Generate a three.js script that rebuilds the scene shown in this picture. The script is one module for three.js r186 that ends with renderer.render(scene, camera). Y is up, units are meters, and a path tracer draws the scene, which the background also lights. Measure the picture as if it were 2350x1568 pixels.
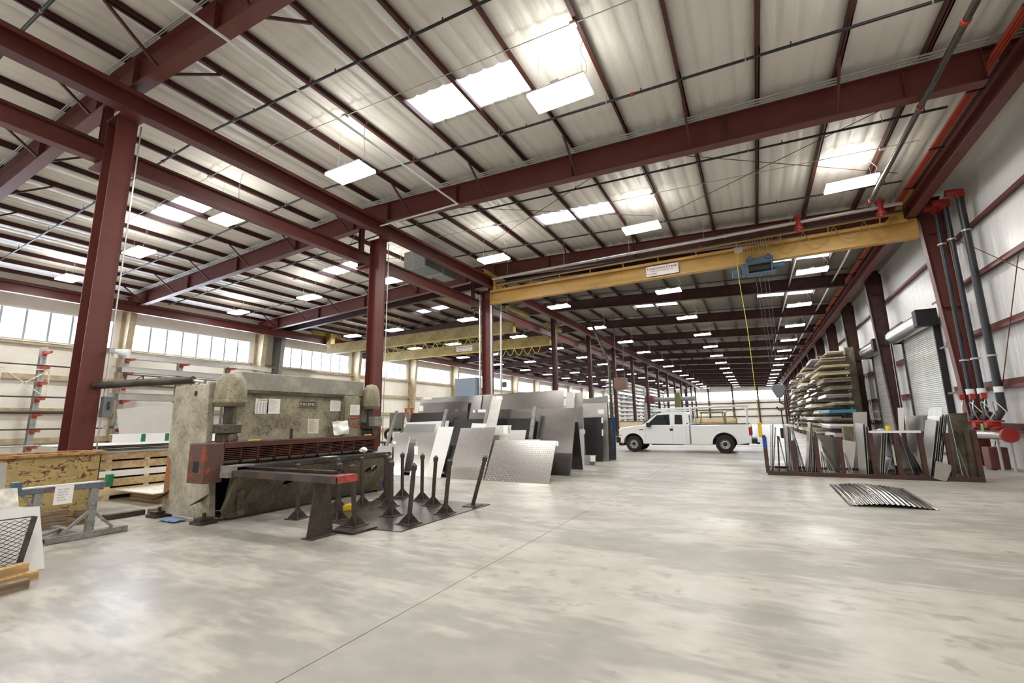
import * as THREE from 'three';
import { mergeGeometries } from 'three/addons/utils/BufferGeometryUtils.js';
import { RoundedBoxGeometry } from 'three/addons/geometries/RoundedBoxGeometry.js';
import { RectAreaLightUniformsLib } from 'three/addons/lights/RectAreaLightUniformsLib.js';
import { ImprovedNoise } from 'three/addons/math/ImprovedNoise.js';
RectAreaLightUniformsLib.init();

// ---------- camera, sky, exposure ----------
const scene = new THREE.Scene();
const EYE = 1.55, FOCAL = 1035.48;
const camera = new THREE.PerspectiveCamera(2 * Math.atan(784 / FOCAL) * 180 / Math.PI, 2350 / 1568, 0.05, 400);
camera.position.set(0, EYE, 0);
camera.rotation.set(0.174249, 0.48815, -0.016918, 'YXZ');
camera.updateMatrixWorld();
scene.background = new THREE.Color().setRGB(8.5, 9.6, 11.4);   // overcast daylight
const renderer = new THREE.WebGLRenderer({ antialias: true });
renderer.toneMapping = THREE.LinearToneMapping;
renderer.toneMappingExposure = 1.85;
renderer.shadowMap.enabled = true;
const LAMP_DOWN = 47, LAMP_UP = 12, LAMP_COLOUR = new THREE.Color().setRGB(1, 0.98, 0.935);

// ---------- helpers ----------
let seed = 12345;
const rnd = () => { seed = (seed * 1664525 + 1013904223) >>> 0; return seed / 4294967296; };
const rr = (a, b) => a + (b - a) * rnd();
const pick = (a) => a[Math.floor(rnd() * a.length)];
const V = (x, y, z) => new THREE.Vector3(x, y, z);
const AX = { x: 0, y: 1, z: 2 };
// direction through a photograph pixel, and where that direction meets a known plane of the building
const ray = (px, py) => V((px - 1175) / FOCAL, -(py - 784) / FOCAL, -1).applyEuler(camera.rotation);
function at(px, py, axis, value) {
  const d = ray(px, py), o = camera.position, t = (value - o.getComponent(AX[axis])) / d.getComponent(AX[axis]);
  return d.multiplyScalar(t).add(o);
}
const used = {};
function numbered(name) { const n = used[name] = (used[name] ?? -1) + 1; return n ? name + '_' + String(n).padStart(3, '0') : name; }
function clean(g) { // same attributes everywhere so that shapes of one part can be joined
  if (g.index) g = g.toNonIndexed();
  for (const k of Object.keys(g.attributes)) if (!['position', 'normal', 'uv'].includes(k)) g.deleteAttribute(k);
  if (!g.attributes.normal) g.computeVertexNormals();
  if (!g.attributes.uv) boxUV(g);
  return g;
}
function boxUV(g) { // uv in metres, from the direction each face points
  const p = g.attributes.position, n = g.attributes.normal, uv = new Float32Array(p.count * 2);
  for (let i = 0; i < p.count; i++) {
    const ax = Math.abs(n.getX(i)), ay = Math.abs(n.getY(i)), az = Math.abs(n.getZ(i));
    const [u, v] = ay >= ax && ay >= az ? [p.getX(i), p.getZ(i)] : ax >= az ? [p.getZ(i), p.getY(i)] : [p.getX(i), p.getY(i)];
    uv[2 * i] = u; uv[2 * i + 1] = v;
  }
  g.setAttribute('uv', new THREE.BufferAttribute(uv, 2)); return g;
}
function finish(g) { g = clean(g); return boxUV(g); }
const box = (x0, x1, y0, y1, z0, z1) => { const g = new THREE.BoxGeometry(Math.abs(x1 - x0), Math.abs(y1 - y0), Math.abs(z1 - z0)); g.translate((x0 + x1) / 2, (y0 + y1) / 2, (z0 + z1) / 2); return finish(g); };
const rbox = (x0, x1, y0, y1, z0, z1, r = 0.01) => { const g = new RoundedBoxGeometry(Math.abs(x1 - x0), Math.abs(y1 - y0), Math.abs(z1 - z0), 2, r); g.translate((x0 + x1) / 2, (y0 + y1) / 2, (z0 + z1) / 2); return finish(g); };
function orient(g, a, b) { // a shape along +y of length |ab|, centred, is laid from a to b
  const d = b.clone().sub(a), m = new THREE.Matrix4(), q = new THREE.Quaternion();
  const up = d.clone().normalize(); let side = Math.abs(up.y) > 0.95 ? V(1, 0, 0) : V(0, 1, 0);
  const x = side.clone().cross(up).normalize(), z = x.clone().cross(up).normalize();
  m.makeBasis(x, up, z); m.setPosition(a.clone().add(b).multiplyScalar(0.5)); g.applyMatrix4(m); return g;
}
const rod = (a, b, r, seg = 10, r2 = r) => finish(orient(new THREE.CylinderGeometry(r2, r, a.distanceTo(b), seg), a, b));
const bar = (a, b, w, h) => finish(orient(new THREE.BoxGeometry(w, a.distanceTo(b), h), a, b)); // w sideways, h in the standing direction
const tube = (pts, r, seg = 24, rs = 6) => finish(new THREE.TubeGeometry(new THREE.CatmullRomCurve3(pts), seg, r, rs));
const lathe = (prof, x, y, z, seg = 24) => { const g = new THREE.LatheGeometry(prof.map(([a, b]) => new THREE.Vector2(a, b)), seg); g.translate(x, y, z); return finish(g); };
function extrudeXY(pts, z0, z1, holes = [], bevel = 0) { // outline in x,y pulled from z0 to z1
  const s = new THREE.Shape(pts.map(([x, y]) => new THREE.Vector2(x, y)));
  for (const h of holes) s.holes.push(new THREE.Path(h.map(([x, y]) => new THREE.Vector2(x, y))));
  const d = Math.abs(z1 - z0), g = new THREE.ExtrudeGeometry(s, { depth: d - 2 * bevel, bevelEnabled: bevel > 0, bevelSize: bevel, bevelThickness: bevel, bevelOffset: -bevel, bevelSegments: 2, steps: 1 });
  g.translate(0, 0, Math.min(z0, z1) + bevel); return finish(g);
}
function extrudeZY(pts, x0, x1, holes = [], bevel = 0) { // outline in z,y pulled from x0 to x1
  const g = extrudeXY(pts.map(([z, y]) => [-z, y]), x0, x1, holes.map((h) => h.map(([z, y]) => [-z, y])), bevel);
  g.applyMatrix4(new THREE.Matrix4().makeBasis(V(0, 0, -1), V(0, 1, 0), V(1, 0, 0))); return finish(g);
}
function prism(pts, back) { // flat convex outline with thickness vector `back`
  const n = pts.length, P = [], q = pts.map((p) => p.clone().add(back));
  const tri = (a, b, c) => P.push(a.x, a.y, a.z, b.x, b.y, b.z, c.x, c.y, c.z);
  const nn = pts[1].clone().sub(pts[0]).cross(pts[2].clone().sub(pts[0])), flip = nn.dot(back) > 0;
  const T = (a, b, c) => flip ? tri(a, c, b) : tri(a, b, c);
  for (let i = 1; i < n - 1; i++) { T(pts[0], pts[i], pts[i + 1]); T(q[0], q[i + 1], q[i]); }
  for (let i = 0; i < n; i++) { const j = (i + 1) % n; T(pts[i], q[i], q[j]); T(pts[i], q[j], pts[j]); }
  const g = new THREE.BufferGeometry(); g.setAttribute('position', new THREE.Float32BufferAttribute(P, 3)); g.computeVertexNormals();
  const e1 = pts[1].clone().sub(pts[0]).normalize(), e2 = nn.normalize().clone().cross(e1), uv = [];
  for (let i = 0; i < P.length; i += 3) { const v = V(P[i], P[i + 1], P[i + 2]).sub(pts[0]); uv.push(v.dot(e1), v.dot(e2)); }
  g.setAttribute('uv', new THREE.Float32BufferAttribute(uv, 2)); return g;
}
function ibeam(a, b, depth, width, tw = 0.012, tf = 0.016) { // steel section standing upright, from a to b (centre line of the top face)
  const o = V(0, -depth / 2, 0), A = a.clone().add(o), B = b.clone().add(o), u = V(0, depth / 2 - tf / 2, 0);
  return [bar(A, B, tw, depth - 2 * tf), bar(A.clone().add(u), B.clone().add(u), width, tf), bar(A.clone().sub(u), B.clone().sub(u), width, tf)];
}
function wcolumn(x, z, y0, y1, dx, dz, t = 0.018) { // flanges face x
  return [box(x - dx / 2, x - dx / 2 + t, y0, y1, z - dz / 2, z + dz / 2), box(x + dx / 2 - t, x + dx / 2, y0, y1, z - dz / 2, z + dz / 2), box(x - dx / 2 + t, x + dx / 2 - t, y0, y1, z - 0.008, z + 0.008)];
}
const cast = (m) => { m.castShadow = m.receiveShadow = true; return m; };
function mesh(name, geos, mat, parent) {
  const list = [geos].flat(9).map(clean), g = list.length > 1 ? mergeGeometries(list) : list[0];
  const m = cast(new THREE.Mesh(g, mat)); m.name = parent ? name : numbered(name); if (parent) parent.add(m); else scene.add(m); return m;
}
function tag(o, label, category, group, kind) { o.userData.label = label; if (category) o.userData.category = category; if (group) o.userData.group = group; if (kind) o.userData.kind = kind; return o; }
function thing(name, label, category, group) { const g = new THREE.Group(); g.name = numbered(name); scene.add(g); return tag(g, label, category, group); }
function struct(name, label) { const g = new THREE.Group(); g.name = name; scene.add(g); g.userData.kind = 'structure'; if (label) g.userData.label = label; return g; }
function settle(g) { // put a thing's origin at the middle of its base
  const b = new THREE.Box3().setFromObject(g), c = b.getCenter(V(0, 0, 0)); c.y = b.min.y;
  for (const k of g.children) k.position.sub(c); g.position.copy(c); return g;
}
function copyOf(src, pos, turn, label) { const r = src.clone(); r.name = numbered(src.name.replace(/_\d{3}$/, '')); r.position.copy(pos); if (turn !== undefined) r.rotation.y = turn; if (label) r.userData = { ...src.userData, label }; else r.userData = { ...src.userData }; scene.add(r); return r; }

// ---------- procedural textures ----------
const noise = new ImprovedNoise();
const LAT = new Float32Array(65536); { let q = 77; for (let i = 0; i < 65536; i++) { q = (q * 1664525 + 1013904223) >>> 0; LAT[i] = q / 2147483648 - 1; } }
function cell(x, y, px, py, s) { // smooth lattice noise that repeats after px, py cells
  const xi = Math.floor(x), yi = Math.floor(y), fx = x - xi, fy = y - yi, u = fx * fx * (3 - 2 * fx), v = fy * fy * (3 - 2 * fy);
  const x0 = ((xi % px) + px) % px, x1 = (x0 + 1) % px, y0 = ((yi % py) + py) % py, y1 = (y0 + 1) % py;
  const h = (a, b) => LAT[(a * 7919 + b * 104729 + s * 15731) & 65535], p = h(x0, y0), q = h(x0, y1);
  return (p + (h(x1, y0) - p) * u) * (1 - v) + (q + (h(x1, y1) - q) * u) * v;
}
const cloud = (nx, ny, oct = 4, s = 0) => (u, v) => { let a = 0, w = 0.5, x = Math.round(nx), y = Math.round(ny); for (let i = 0; i < oct; i++) { a += w * cell(u * x, v * y, x, y, s + i); x *= 2; y *= 2; w *= 0.5; } return a * 0.75; };
function texture(n, fn, metres, { srgb = true, n2 = n } = {}) { // fn(u,v) -> [r,g,b] 0..255
  const d = new Uint8Array(n * n2 * 4);
  for (let j = 0; j < n2; j++) for (let i = 0; i < n; i++) { const c = fn(i / n, j / n2), k = (j * n + i) * 4; d[k] = c[0]; d[k + 1] = c[1]; d[k + 2] = c[2]; d[k + 3] = 255; }
  const t = new THREE.DataTexture(d, n, n2); t.wrapS = t.wrapT = THREE.RepeatWrapping; t.magFilter = THREE.LinearFilter; t.minFilter = THREE.LinearMipmapLinearFilter; t.generateMipmaps = true;
  const [mx, my] = [metres].flat().length > 1 ? metres : [metres, metres]; t.repeat.set(1 / mx, 1 / my);
  if (srgb) t.colorSpace = THREE.SRGBColorSpace; t.needsUpdate = true; return t;
}
const clampB = (v) => Math.max(0, Math.min(255, v));
const tint = (c, k) => [clampB(c[0] * k), clampB(c[1] * k), clampB(c[2] * k)];
const mix = (a, b, t) => [a[0] + (b[0] - a[0]) * t, a[1] + (b[1] - a[1]) * t, a[2] + (b[2] - a[2]) * t];
const sm = (a, b, x) => { const t = Math.max(0, Math.min(1, (x - a) / (b - a))); return t * t * (3 - 2 * t); };
const hexRGB = (h) => { const c = parseInt(h.slice(1), 16); return [c >> 16, (c >> 8) & 255, c & 255]; };
function mottled(n, metres, base, other, { scale = 6, lo = -0.1, hi = 0.25, grain = 0.06, speck = 0, speckA = 0.6, speckScale = 22, speckCol = [40, 30, 25], sx = 1, sy = 1 } = {}) {
  const b = hexRGB(base), o = hexRGB(other), f = cloud(Math.max(1, scale * sx), Math.max(1, scale * sy), 5), g = cloud(scale * 7 * sx, scale * 7 * sy, 3, 9), h = cloud(scale * speckScale / 4, scale * speckScale / 4, 4, 21);
  return texture(n, (u, v) => { const k = f(u, v), q = g(u, v); let c = mix(b, o, sm(lo, hi, k)); c = tint(c, 1 + q * grain * 4); if (speck) c = mix(c, speckCol, speckA * sm(0.38 - speck, 0.56 - speck, h(u, v) + 0.35 * k)); return c; }, metres);
}
const M = {};
function mat(name, o) { const { phys, ...p } = o; const m = phys ? new THREE.MeshPhysicalMaterial(p) : new THREE.MeshStandardMaterial(p); m.name = name; M[name] = m; return m; }
// ---------- materials ----------
const floorMap = (() => { // trowelled concrete: pale and grey clouds, drag marks, small oil spots
  const a = cloud(5, 9, 6, 0), b = cloud(16, 40, 4, 3), s = cloud(60, 70, 3, 5), w = cloud(70, 80, 3, 12), t = cloud(46, 190, 4, 31), p = cloud(230, 260, 2, 41);
  return texture(2048, (u, v) => {
    let c = mix([146, 142, 134], [171, 166, 156], sm(-0.26, 0.28, a(u, v) + 0.75 * b(u, v) + 0.5 * t(u, v)));
    c = tint(c, 1 + 0.1 * s(u, v)); const d = p(u, v); if (d > 0.5) c = mix(c, [96, 90, 83], 0.5 * sm(0.5, 0.6, d)); const q = w(u, v) + 0.5 * a(u, v); if (q > 0.27) c = mix(c, [116, 111, 103], 0.42 * sm(0.27, 0.56, q)); return c; }, 11);
})();
const floorRough = (() => { const a = cloud(6, 10, 5, 2); return texture(512, (u, v) => { const k = 104 + 60 * a(u, v); return [k, k, k]; }, 11, { srgb: false }); })();
mat('concrete', { phys: 1, specularIntensity: 0.6, map: floorMap, roughnessMap: floorRough, roughness: 1, metalness: 0 });
mat('jointFiller', { color: '#3a352f', roughness: 0.9 });
const wrinkle = (() => { const a = cloud(14, 5, 5, 0), b = cloud(40, 26, 3, 4); return texture(512, (u, v) => { const k = 128 + 120 * (a(u, v) + 0.4 * b(u, v)); return tint([1, 1, 1], clampB(k)); }, [1.52, 3], { srgb: false }); })();
mat('insulation', { color: '#dcd8d0', roughness: 0.42, bumpMap: wrinkle, bumpScale: 0.02 });
mat('wallVinyl', { color: '#e0deda', roughness: 0.34, bumpMap: wrinkle, bumpScale: 0.02 });
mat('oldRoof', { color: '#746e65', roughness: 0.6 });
mat('liner', { map: mottled(512, 4, '#e6e2d9', '#e0dacd', { scale: 3, grain: 0.006 }), roughness: 0.6 });
mat('beige', { map: mottled(256, 1.5, '#b8a98c', '#a99a7d', { scale: 4, grain: 0.03 }), roughness: 0.55 });
mat('red', { map: mottled(512, 1.2, '#643029', '#602c27', { scale: 5, grain: 0.012 }), roughness: 0.48 });
mat('redPurlin', { color: '#4b221d', roughness: 0.55 });
mat('redOld', { map: mottled(256, 1.5, '#472720', '#3a201b', { scale: 4 }), roughness: 0.6 });
mat('orange', { color: '#b0402a', roughness: 0.5 });
mat('pipeBlack', { color: '#23272b', roughness: 0.42 });
mat('pipeRed', { color: '#9c2a20', roughness: 0.45 });
mat('galv', { map: mottled(256, 0.6, '#b4b4b0', '#a2a3a2', { scale: 9, grain: 0.03 }), roughness: 0.45, metalness: 0.4 });
mat('silver', { color: '#c6c6c4', roughness: 0.28, metalness: 0.9 });
mat('zinc', { color: '#b5b3ad', roughness: 0.42, metalness: 0.5 });
mat('craneYellow', { map: mottled(256, 2, '#c79f5a', '#be9650', { scale: 3, grain: 0.008 }), roughness: 0.5 });
mat('craneOld', { map: mottled(256, 2, '#a8935a', '#91804d', { scale: 4, grain: 0.03 }), roughness: 0.55 });
mat('blue', { color: '#42596b', roughness: 0.45 });
mat('black', { color: '#17171a', roughness: 0.6 });
mat('rubber', { color: '#1d1d1e', roughness: 0.8 });
mat('white', { color: '#e8e8e6', roughness: 0.4 });
mat('paper', { color: '#ecebe6', roughness: 0.85 });
mat('whitePaint', { color: '#dfe0df', roughness: 0.5 });
mat('cableGrey', { color: '#8d8a83', roughness: 0.6 });
mat('yellowCable', { color: '#c9b44a', roughness: 0.5 });
mat('diffuser', { color: '#ffffff', emissive: new THREE.Color(1, 0.94, 0.82), emissiveIntensity: 4, roughness: 0.5 });
mat('skyPanel', { phys: 1, color: '#ffffff', transmission: 0.6, roughness: 0.95, thickness: 0, side: THREE.DoubleSide });
mat('pane', { phys: 1, color: '#ffffff', transmission: 1, roughness: 0.05, thickness: 0, side: THREE.DoubleSide });
mat('glass', { phys: 1, color: '#1b2a2c', roughness: 0.05, metalness: 0, clearcoat: 1, clearcoatRoughness: 0.02 });
const steelish = (name, c, o, rough, metal) => mat(name, { map: mottled(256, 1.6, c, o, { scale: 3, grain: 0.008, sx: 0.6, sy: 2 }), roughness: rough, metalness: metal });
steelish('mill', '#929291', '#8c8c8c', 0.27, 0.9); steelish('millDark', '#585858', '#525253', 0.22, 0.85); steelish('millBrown', '#7b7774', '#75716e', 0.27, 0.88);
steelish('alu', '#d0cfcd', '#c8c7c5', 0.22, 0.95); steelish('aluDull', '#bdbbb6', '#b5b2ad', 0.38, 0.85); steelish('aluWhite', '#e2e2e0', '#d4d4d2', 0.4, 0.5);
mat('film', { color: '#e6e5e1', roughness: 0.35 });
mat('treadPlate', { color: '#bdbab6', roughness: 0.24, metalness: 0.95 });
mat('machine', { map: mottled(1024, 1.6, '#9a937c', '#7d765f', { scale: 5, lo: -0.2, hi: 0.4, grain: 0.05, speck: 0.2, speckA: 0.42, speckScale: 44, speckCol: [56, 50, 42] }), roughness: 0.5 });
mat('machinePale', { map: mottled(1024, 1.8, '#b3ad9c', '#989180', { scale: 4, lo: -0.2, hi: 0.4, grain: 0.04, speck: 0.14, speckA: 0.4, speckScale: 48, speckCol: [70, 62, 52] }), roughness: 0.5 });
mat('machineDark', { map: mottled(512, 1.3, '#4c463b', '#6d6654', { scale: 5, lo: -0.1, hi: 0.4, speck: 0.2, speckCol: [28, 24, 21] }), roughness: 0.5 });
mat('greaseShade', { color: '#221f1c', roughness: 0.45 });  // near-black of the greasy parts and of the shade plates behind the bed openings
mat('guardRed', { map: mottled(512, 0.7, '#4c2a22', '#6e3626', { scale: 5, speck: 0.2, speckCol: [38, 26, 22] }), roughness: 0.5 });
mat('guardBox', { map: mottled(512, 0.6, '#5a413b', '#94452f', { scale: 7, lo: -0.05, hi: 0.3, speck: 0.2, speckCol: [50, 36, 31] }), roughness: 0.55 });
mat('rusty', { map: mottled(512, 0.6, '#48413b', '#54483f', { scale: 6, speck: 0.16, speckCol: [36, 28, 24] }), roughness: 0.55, metalness: 0.4 });
mat('darkSteel', { map: mottled(256, 0.8, '#54504b', '#454039', { scale: 6 }), roughness: 0.4, metalness: 0.6 });
mat('plateSteel', { map: mottled(512, 2.2, '#5d5650', '#484240', { scale: 5, lo: -0.2, hi: 0.3 }), roughness: 0.34, metalness: 0.6 });
mat('binYellow', { map: (() => { const f = cloud(17, 22, 5, 0), s = cloud(9, 24, 4, 8), q = cloud(40, 40, 3, 2); return texture(1024, (u, v) => { let c = tint([178, 155, 102], 1 + 0.15 * f(u, v)); const r = Math.abs(s(u, v)) < 0.035 && f(u, v) > -0.12 ? 1 : sm(0.3, 0.38, f(u, v) + 0.3 * q(u, v)); return mix(c, [96, 60, 42], r * 0.9); }, 1.6); })(), roughness: 0.55 });
const grainTex = (a, b) => { const f = cloud(2.5, 30, 5, 0); return texture(256, (u, v) => mix(hexRGB(a), hexRGB(b), sm(-0.25, 0.3, f(u, v))), 0.8); };
mat('timber', { map: grainTex('#a3835a', '#c7a676'), roughness: 0.75 }); mat('timberOld', { map: grainTex('#6b5a47', '#8a7660'), roughness: 0.8 }); mat('timberPale', { map: grainTex('#cdb58f', '#dcc8a4'), roughness: 0.75 });
mat('greyPaint', { map: mottled(256, 0.6, '#8f8e8a', '#7f7d78', { scale: 7, grain: 0.08 }), roughness: 0.55, metalness: 0.2 });
mat('green', { color: '#1f6b43', roughness: 0.5 }); mat('olive', { color: '#6c713f', roughness: 0.55 }); mat('blueBin', { color: '#20488f', roughness: 0.4 }); mat('safety', { color: '#dcb62c', roughness: 0.5 }); mat('ladderRed', { color: '#a8402c', roughness: 0.5 }); mat('teal', { color: '#3c8aa0', roughness: 0.5 });
mat('truckWhite', { phys: 1, color: '#e4e5e5', roughness: 0.35, clearcoat: 0.6, clearcoatRoughness: 0.15 });
mat('rim', { color: '#a8a39a', roughness: 0.35, metalness: 0.7 }); mat('amber', { color: '#d9822b', roughness: 0.3 }); mat('lensRed', { color: '#8d1c1c', roughness: 0.25 });
mat('stockTan', { map: mottled(256, 1, '#b5a993', '#a3967f', { scale: 4 }), roughness: 0.75 }); mat('stockGrey', { map: mottled(256, 1, '#8d877c', '#a19a8d', { scale: 4 }), roughness: 0.7 });
mat('box', { map: mottled(256, 1, '#c9b08a', '#b69c74', { scale: 4 }), roughness: 0.8 });
mat('duct', { color: '#767c80', roughness: 0.5, metalness: 0.3 });
function canvasMat(name, w, h, draw, o = {}) { const c = document.createElement('canvas'); c.width = w; c.height = h; draw(c.getContext('2d'), w, h); const t = new THREE.CanvasTexture(c); t.colorSpace = THREE.SRGBColorSpace; return mat(name, { map: t, roughness: 0.7, ...o }); }
// ---------- building shell ----------
const XL = -30.3, XR = 6.3, ZF = 11.35, ZSPLIT = -19.72, ZB = -116, RIDGE = -12;
const roofY = (x) => 9.45 - 0.045 * Math.abs(x - RIDGE);          // underside of the purlins
const FR_NEW = [3.75, -3.85, -11.45, -19.05], FR_OLD = Array.from({ length: 14 }, (_, k) => -20.4 - 7.3 * k);
const PURLIN_X = Array.from({ length: 24 }, (_, k) => 0.70 + 1.52 * (k - 20));
const JOINT = -2.74;
{
  const floor = struct('floor', 'wide trowelled pale grey concrete floor with faint oil spots');
  mesh('slab', box(XL - 0.2, JOINT - 0.004, -0.2, 0, ZB - 0.2, ZF + 0.2), M.concrete, floor);
  mesh('slab', box(JOINT + 0.004, XR + 0.2, -0.2, 0, ZB - 0.2, ZF + 0.2), M.concrete, floor);
  mesh('joint', box(JOINT - 0.004, JOINT + 0.004, -0.2, -0.012, ZB, ZF), M.jointFiller, floor).userData.label = 'dark saw-cut control joint';
}
// roof: one strip of insulation facing per purlin bay, pillowed between its seams, cut where a skylight sits
const SKY = []; // [x0, x1, z0, z1]
for (const [xa, zc] of [[-6.9, -8.15], [-5.38, -8.15], [-6.9, -15.55], [-5.38, -15.55], [-19.06, -8.0], [-17.54, -8.0], [-19.06, -15.5], [-17.54, -15.5], [-6.9, -0.5], [-5.38, -0.5]]) SKY.push([xa, xa + 1.52, zc + 0.56, zc - 0.56]);
for (let k = 0; k < 12; k++) for (const xa of [-6.9, -5.38, 0.7, 2.22, -20.58, -19.06]) SKY.push([xa, xa + 1.52, -24.6 - 7.3 * k + 0.5, -24.6 - 7.3 * k - 0.5]);
function strip(x0, x1, z0, z1, pillows, depth) {
  const nx = pillows ? 28 : 1, nz = Math.max(1, Math.round(Math.abs(z1 - z0) / 1.9)), P = [], I = [], UVs = [];
  const id = (i, j, top) => (top ? (nx + 1) * (nz + 1) : 0) + j * (nx + 1) + i;
  for (const top of [0, 1]) for (let j = 0; j <= nz; j++) for (let i = 0; i <= nx; i++) {
    const t = i / nx, x = x0 + (x1 - x0) * t, z = z0 + (z1 - z0) * j / nz;
    const sag = pillows ? depth * Math.pow(Math.abs(Math.sin(Math.PI * pillows * t)), 0.55) * (1 + 0.35 * noise.noise(x * 2.1, z * 0.5, 1.7)) : 0;
    P.push(x, roofY(x) + (top ? 0.34 : 0.2 - sag), z); UVs.push(x, z);
  }
  const quad = (a, b, c, d) => I.push(a, b, c, a, c, d);
  for (let j = 0; j < nz; j++) for (let i = 0; i < nx; i++) { quad(id(i, j, 0), id(i + 1, j, 0), id(i + 1, j + 1, 0), id(i, j + 1, 0)); quad(id(i, j, 1), id(i, j + 1, 1), id(i + 1, j + 1, 1), id(i + 1, j, 1)); }
  for (let i = 0; i < nx; i++) { quad(id(i, 0, 0), id(i, 0, 1), id(i + 1, 0, 1), id(i + 1, 0, 0)); quad(id(i, nz, 0), id(i + 1, nz, 0), id(i + 1, nz, 1), id(i, nz, 1)); }
  const g = new THREE.BufferGeometry(); g.setAttribute('position', new THREE.Float32BufferAttribute(P, 3)); g.setAttribute('uv', new THREE.Float32BufferAttribute(UVs, 2)); g.setIndex(I); g.computeVertexNormals(); return g.toNonIndexed();
}
{
  const roof = struct('ceiling', 'sloping metal roof with white insulation facing between dark red purlins');
  const edges = [XL - 0.2, ...PURLIN_X, XR + 0.2].sort((a, b) => a - b); if (!edges.includes(RIDGE)) edges.push(RIDGE); edges.sort((a, b) => a - b);
  for (let e = 0; e < edges.length - 1; e++) {
    const x0 = edges[e], x1 = edges[e + 1], mid = (x0 + x1) / 2, w = x1 - x0;
    for (const [za, zb, isNew] of [[ZF + 0.2, ZSPLIT, true], [ZSPLIT, ZB - 0.2, false]]) {
      let z = za; const cuts = SKY.filter((s) => mid > s[0] && mid < s[1] && s[2] <= za && s[3] >= zb).sort((a, b) => b[2] - a[2]);
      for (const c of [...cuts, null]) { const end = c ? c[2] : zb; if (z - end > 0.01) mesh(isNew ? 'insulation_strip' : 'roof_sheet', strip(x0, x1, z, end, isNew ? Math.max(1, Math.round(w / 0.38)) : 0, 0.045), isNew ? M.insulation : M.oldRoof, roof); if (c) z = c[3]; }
    }
  }
  for (const x of PURLIN_X) {
    const y = roofY(x);
    mesh('purlin', [box(x - 0.006, x + 0.006, y, y + 0.2, ZF, ZSPLIT), box(x - 0.006, x + 0.075, y, y + 0.008, ZF, ZSPLIT), box(x + 0.05, x + 0.075, y, y + 0.02, ZF, ZSPLIT)], M.redPurlin, roof);
    mesh('purlin', [box(x - 0.008, x + 0.008, y - 0.04, y + 0.2, ZSPLIT, ZB), box(x - 0.05, x + 0.05, y - 0.05, y - 0.04, ZSPLIT, ZB)], M.redOld, roof);
  }
}
SKY.forEach(([x0, x1, z0, z1], i) => {
  const isOld = z0 < ZSPLIT, s = thing('skylight', isOld ? 'narrow translucent roof light in the dark old roof' : z0 > -10 ? (x0 < -12 ? 'bright translucent roof light beyond the crane column line, first skylight row' : 'bright ragged-edged roof light between purlins, above the hanging lamp') : 'translucent roof light between purlins short of the yellow crane', 'skylight', isOld ? 'roof lights of the old roof' : 'roof lights of the insulated roof');
  s.userData.kind = 'structure';
  const y0 = roofY(x0), y1 = roofY(x1), t = 0.02;
  mesh('panel', prism([V(x0 + 0.01, y0 + 0.26, z0), V(x1 - 0.01, y1 + 0.26, z0), V(x1 - 0.01, y1 + 0.26, z1), V(x0 + 0.01, y0 + 0.26, z1)], V(0, 0.003, 0)), M.skyPanel, s);
  settle(s);
});
// long walls
function windowBand(wall, x, t, bays, y0, y1, matWall, panesPer, zEnds) { // wall across x..x+t, openings [z0,z1] between heights y0..y1
  let z = zEnds[0];
  const top = roofY(x) + 0.34;
  mesh('panel', box(x, x + t, 0, y0, zEnds[0], zEnds[1]), matWall, wall);
  mesh('panel', box(x, x + t, y1, top, zEnds[0], zEnds[1]), matWall, wall);
  for (const [a, b] of [...bays, null].map((q) => q ?? [zEnds[1], zEnds[1]])) { if (z - a > 0.01) mesh('pier', box(x, x + t, y0, y1, z, a), matWall, wall); z = b; }
}
let windowCount = 0;
const WY0 = 5.72, WY1 = 7.2;
{
  const wall = struct('wall_left', 'white lined side wall with beige girts and a clerestory band');
  const bays = [], fr = [ZF, ...FR_NEW, ...FR_OLD, ZB];
  for (let i = 0; i < fr.length - 1; i++) if (fr[i] - fr[i + 1] > 3 && fr[i] < 5) bays.push([fr[i] - 0.45, fr[i + 1] + 0.45]);
  windowBand(wall, XL - 0.15, 0.15, bays, WY0, WY1, M.liner, 8, [ZF, ZB]);
  for (const y of [0.95, 2.35, 3.95, 5.6]) { mesh('girt', [box(XL, XL + 0.2, y, y + 0.012, ZF, ZB), box(XL + 0.19, XL + 0.2, y - 0.08, y, ZF, ZB), box(XL, XL + 0.012, y, y + 0.18, ZF, ZB)], M.beige, wall); }
  bays.forEach(([a, b], i) => {
    const w = struct('window_' + (++windowCount), 'clerestory window band of tall panes above the beige girt');
    const n = i < 3 ? 8 : 7, step = (a - b) / n;
    for (let k = 0; k < n; k++) mesh('pane', box(XL - 0.08, XL - 0.076, WY0, WY1, a - k * step - 0.02, a - (k + 1) * step + 0.02), M.pane, w);
    for (let k = 0; k <= n; k++) mesh('mullion', box(XL - 0.12, XL - 0.03, WY0, WY1, a - k * step - 0.045, a - k * step + 0.045), M.mullion ?? mat('mullion', { color: '#9aa0aa', roughness: 0.5 }), w);
    mesh('sill', box(XL - 0.15, XL + 0.06, WY0 - 0.05, WY0, a, b), M.whitePaint, w); mesh('head', box(XL - 0.15, XL + 0.03, WY1, WY1 + 0.04, a, b), M.whitePaint, w);
  });
}
const GIRT_R = [1.05, 2.28, 3.9, 5.55, 7.05];
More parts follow.
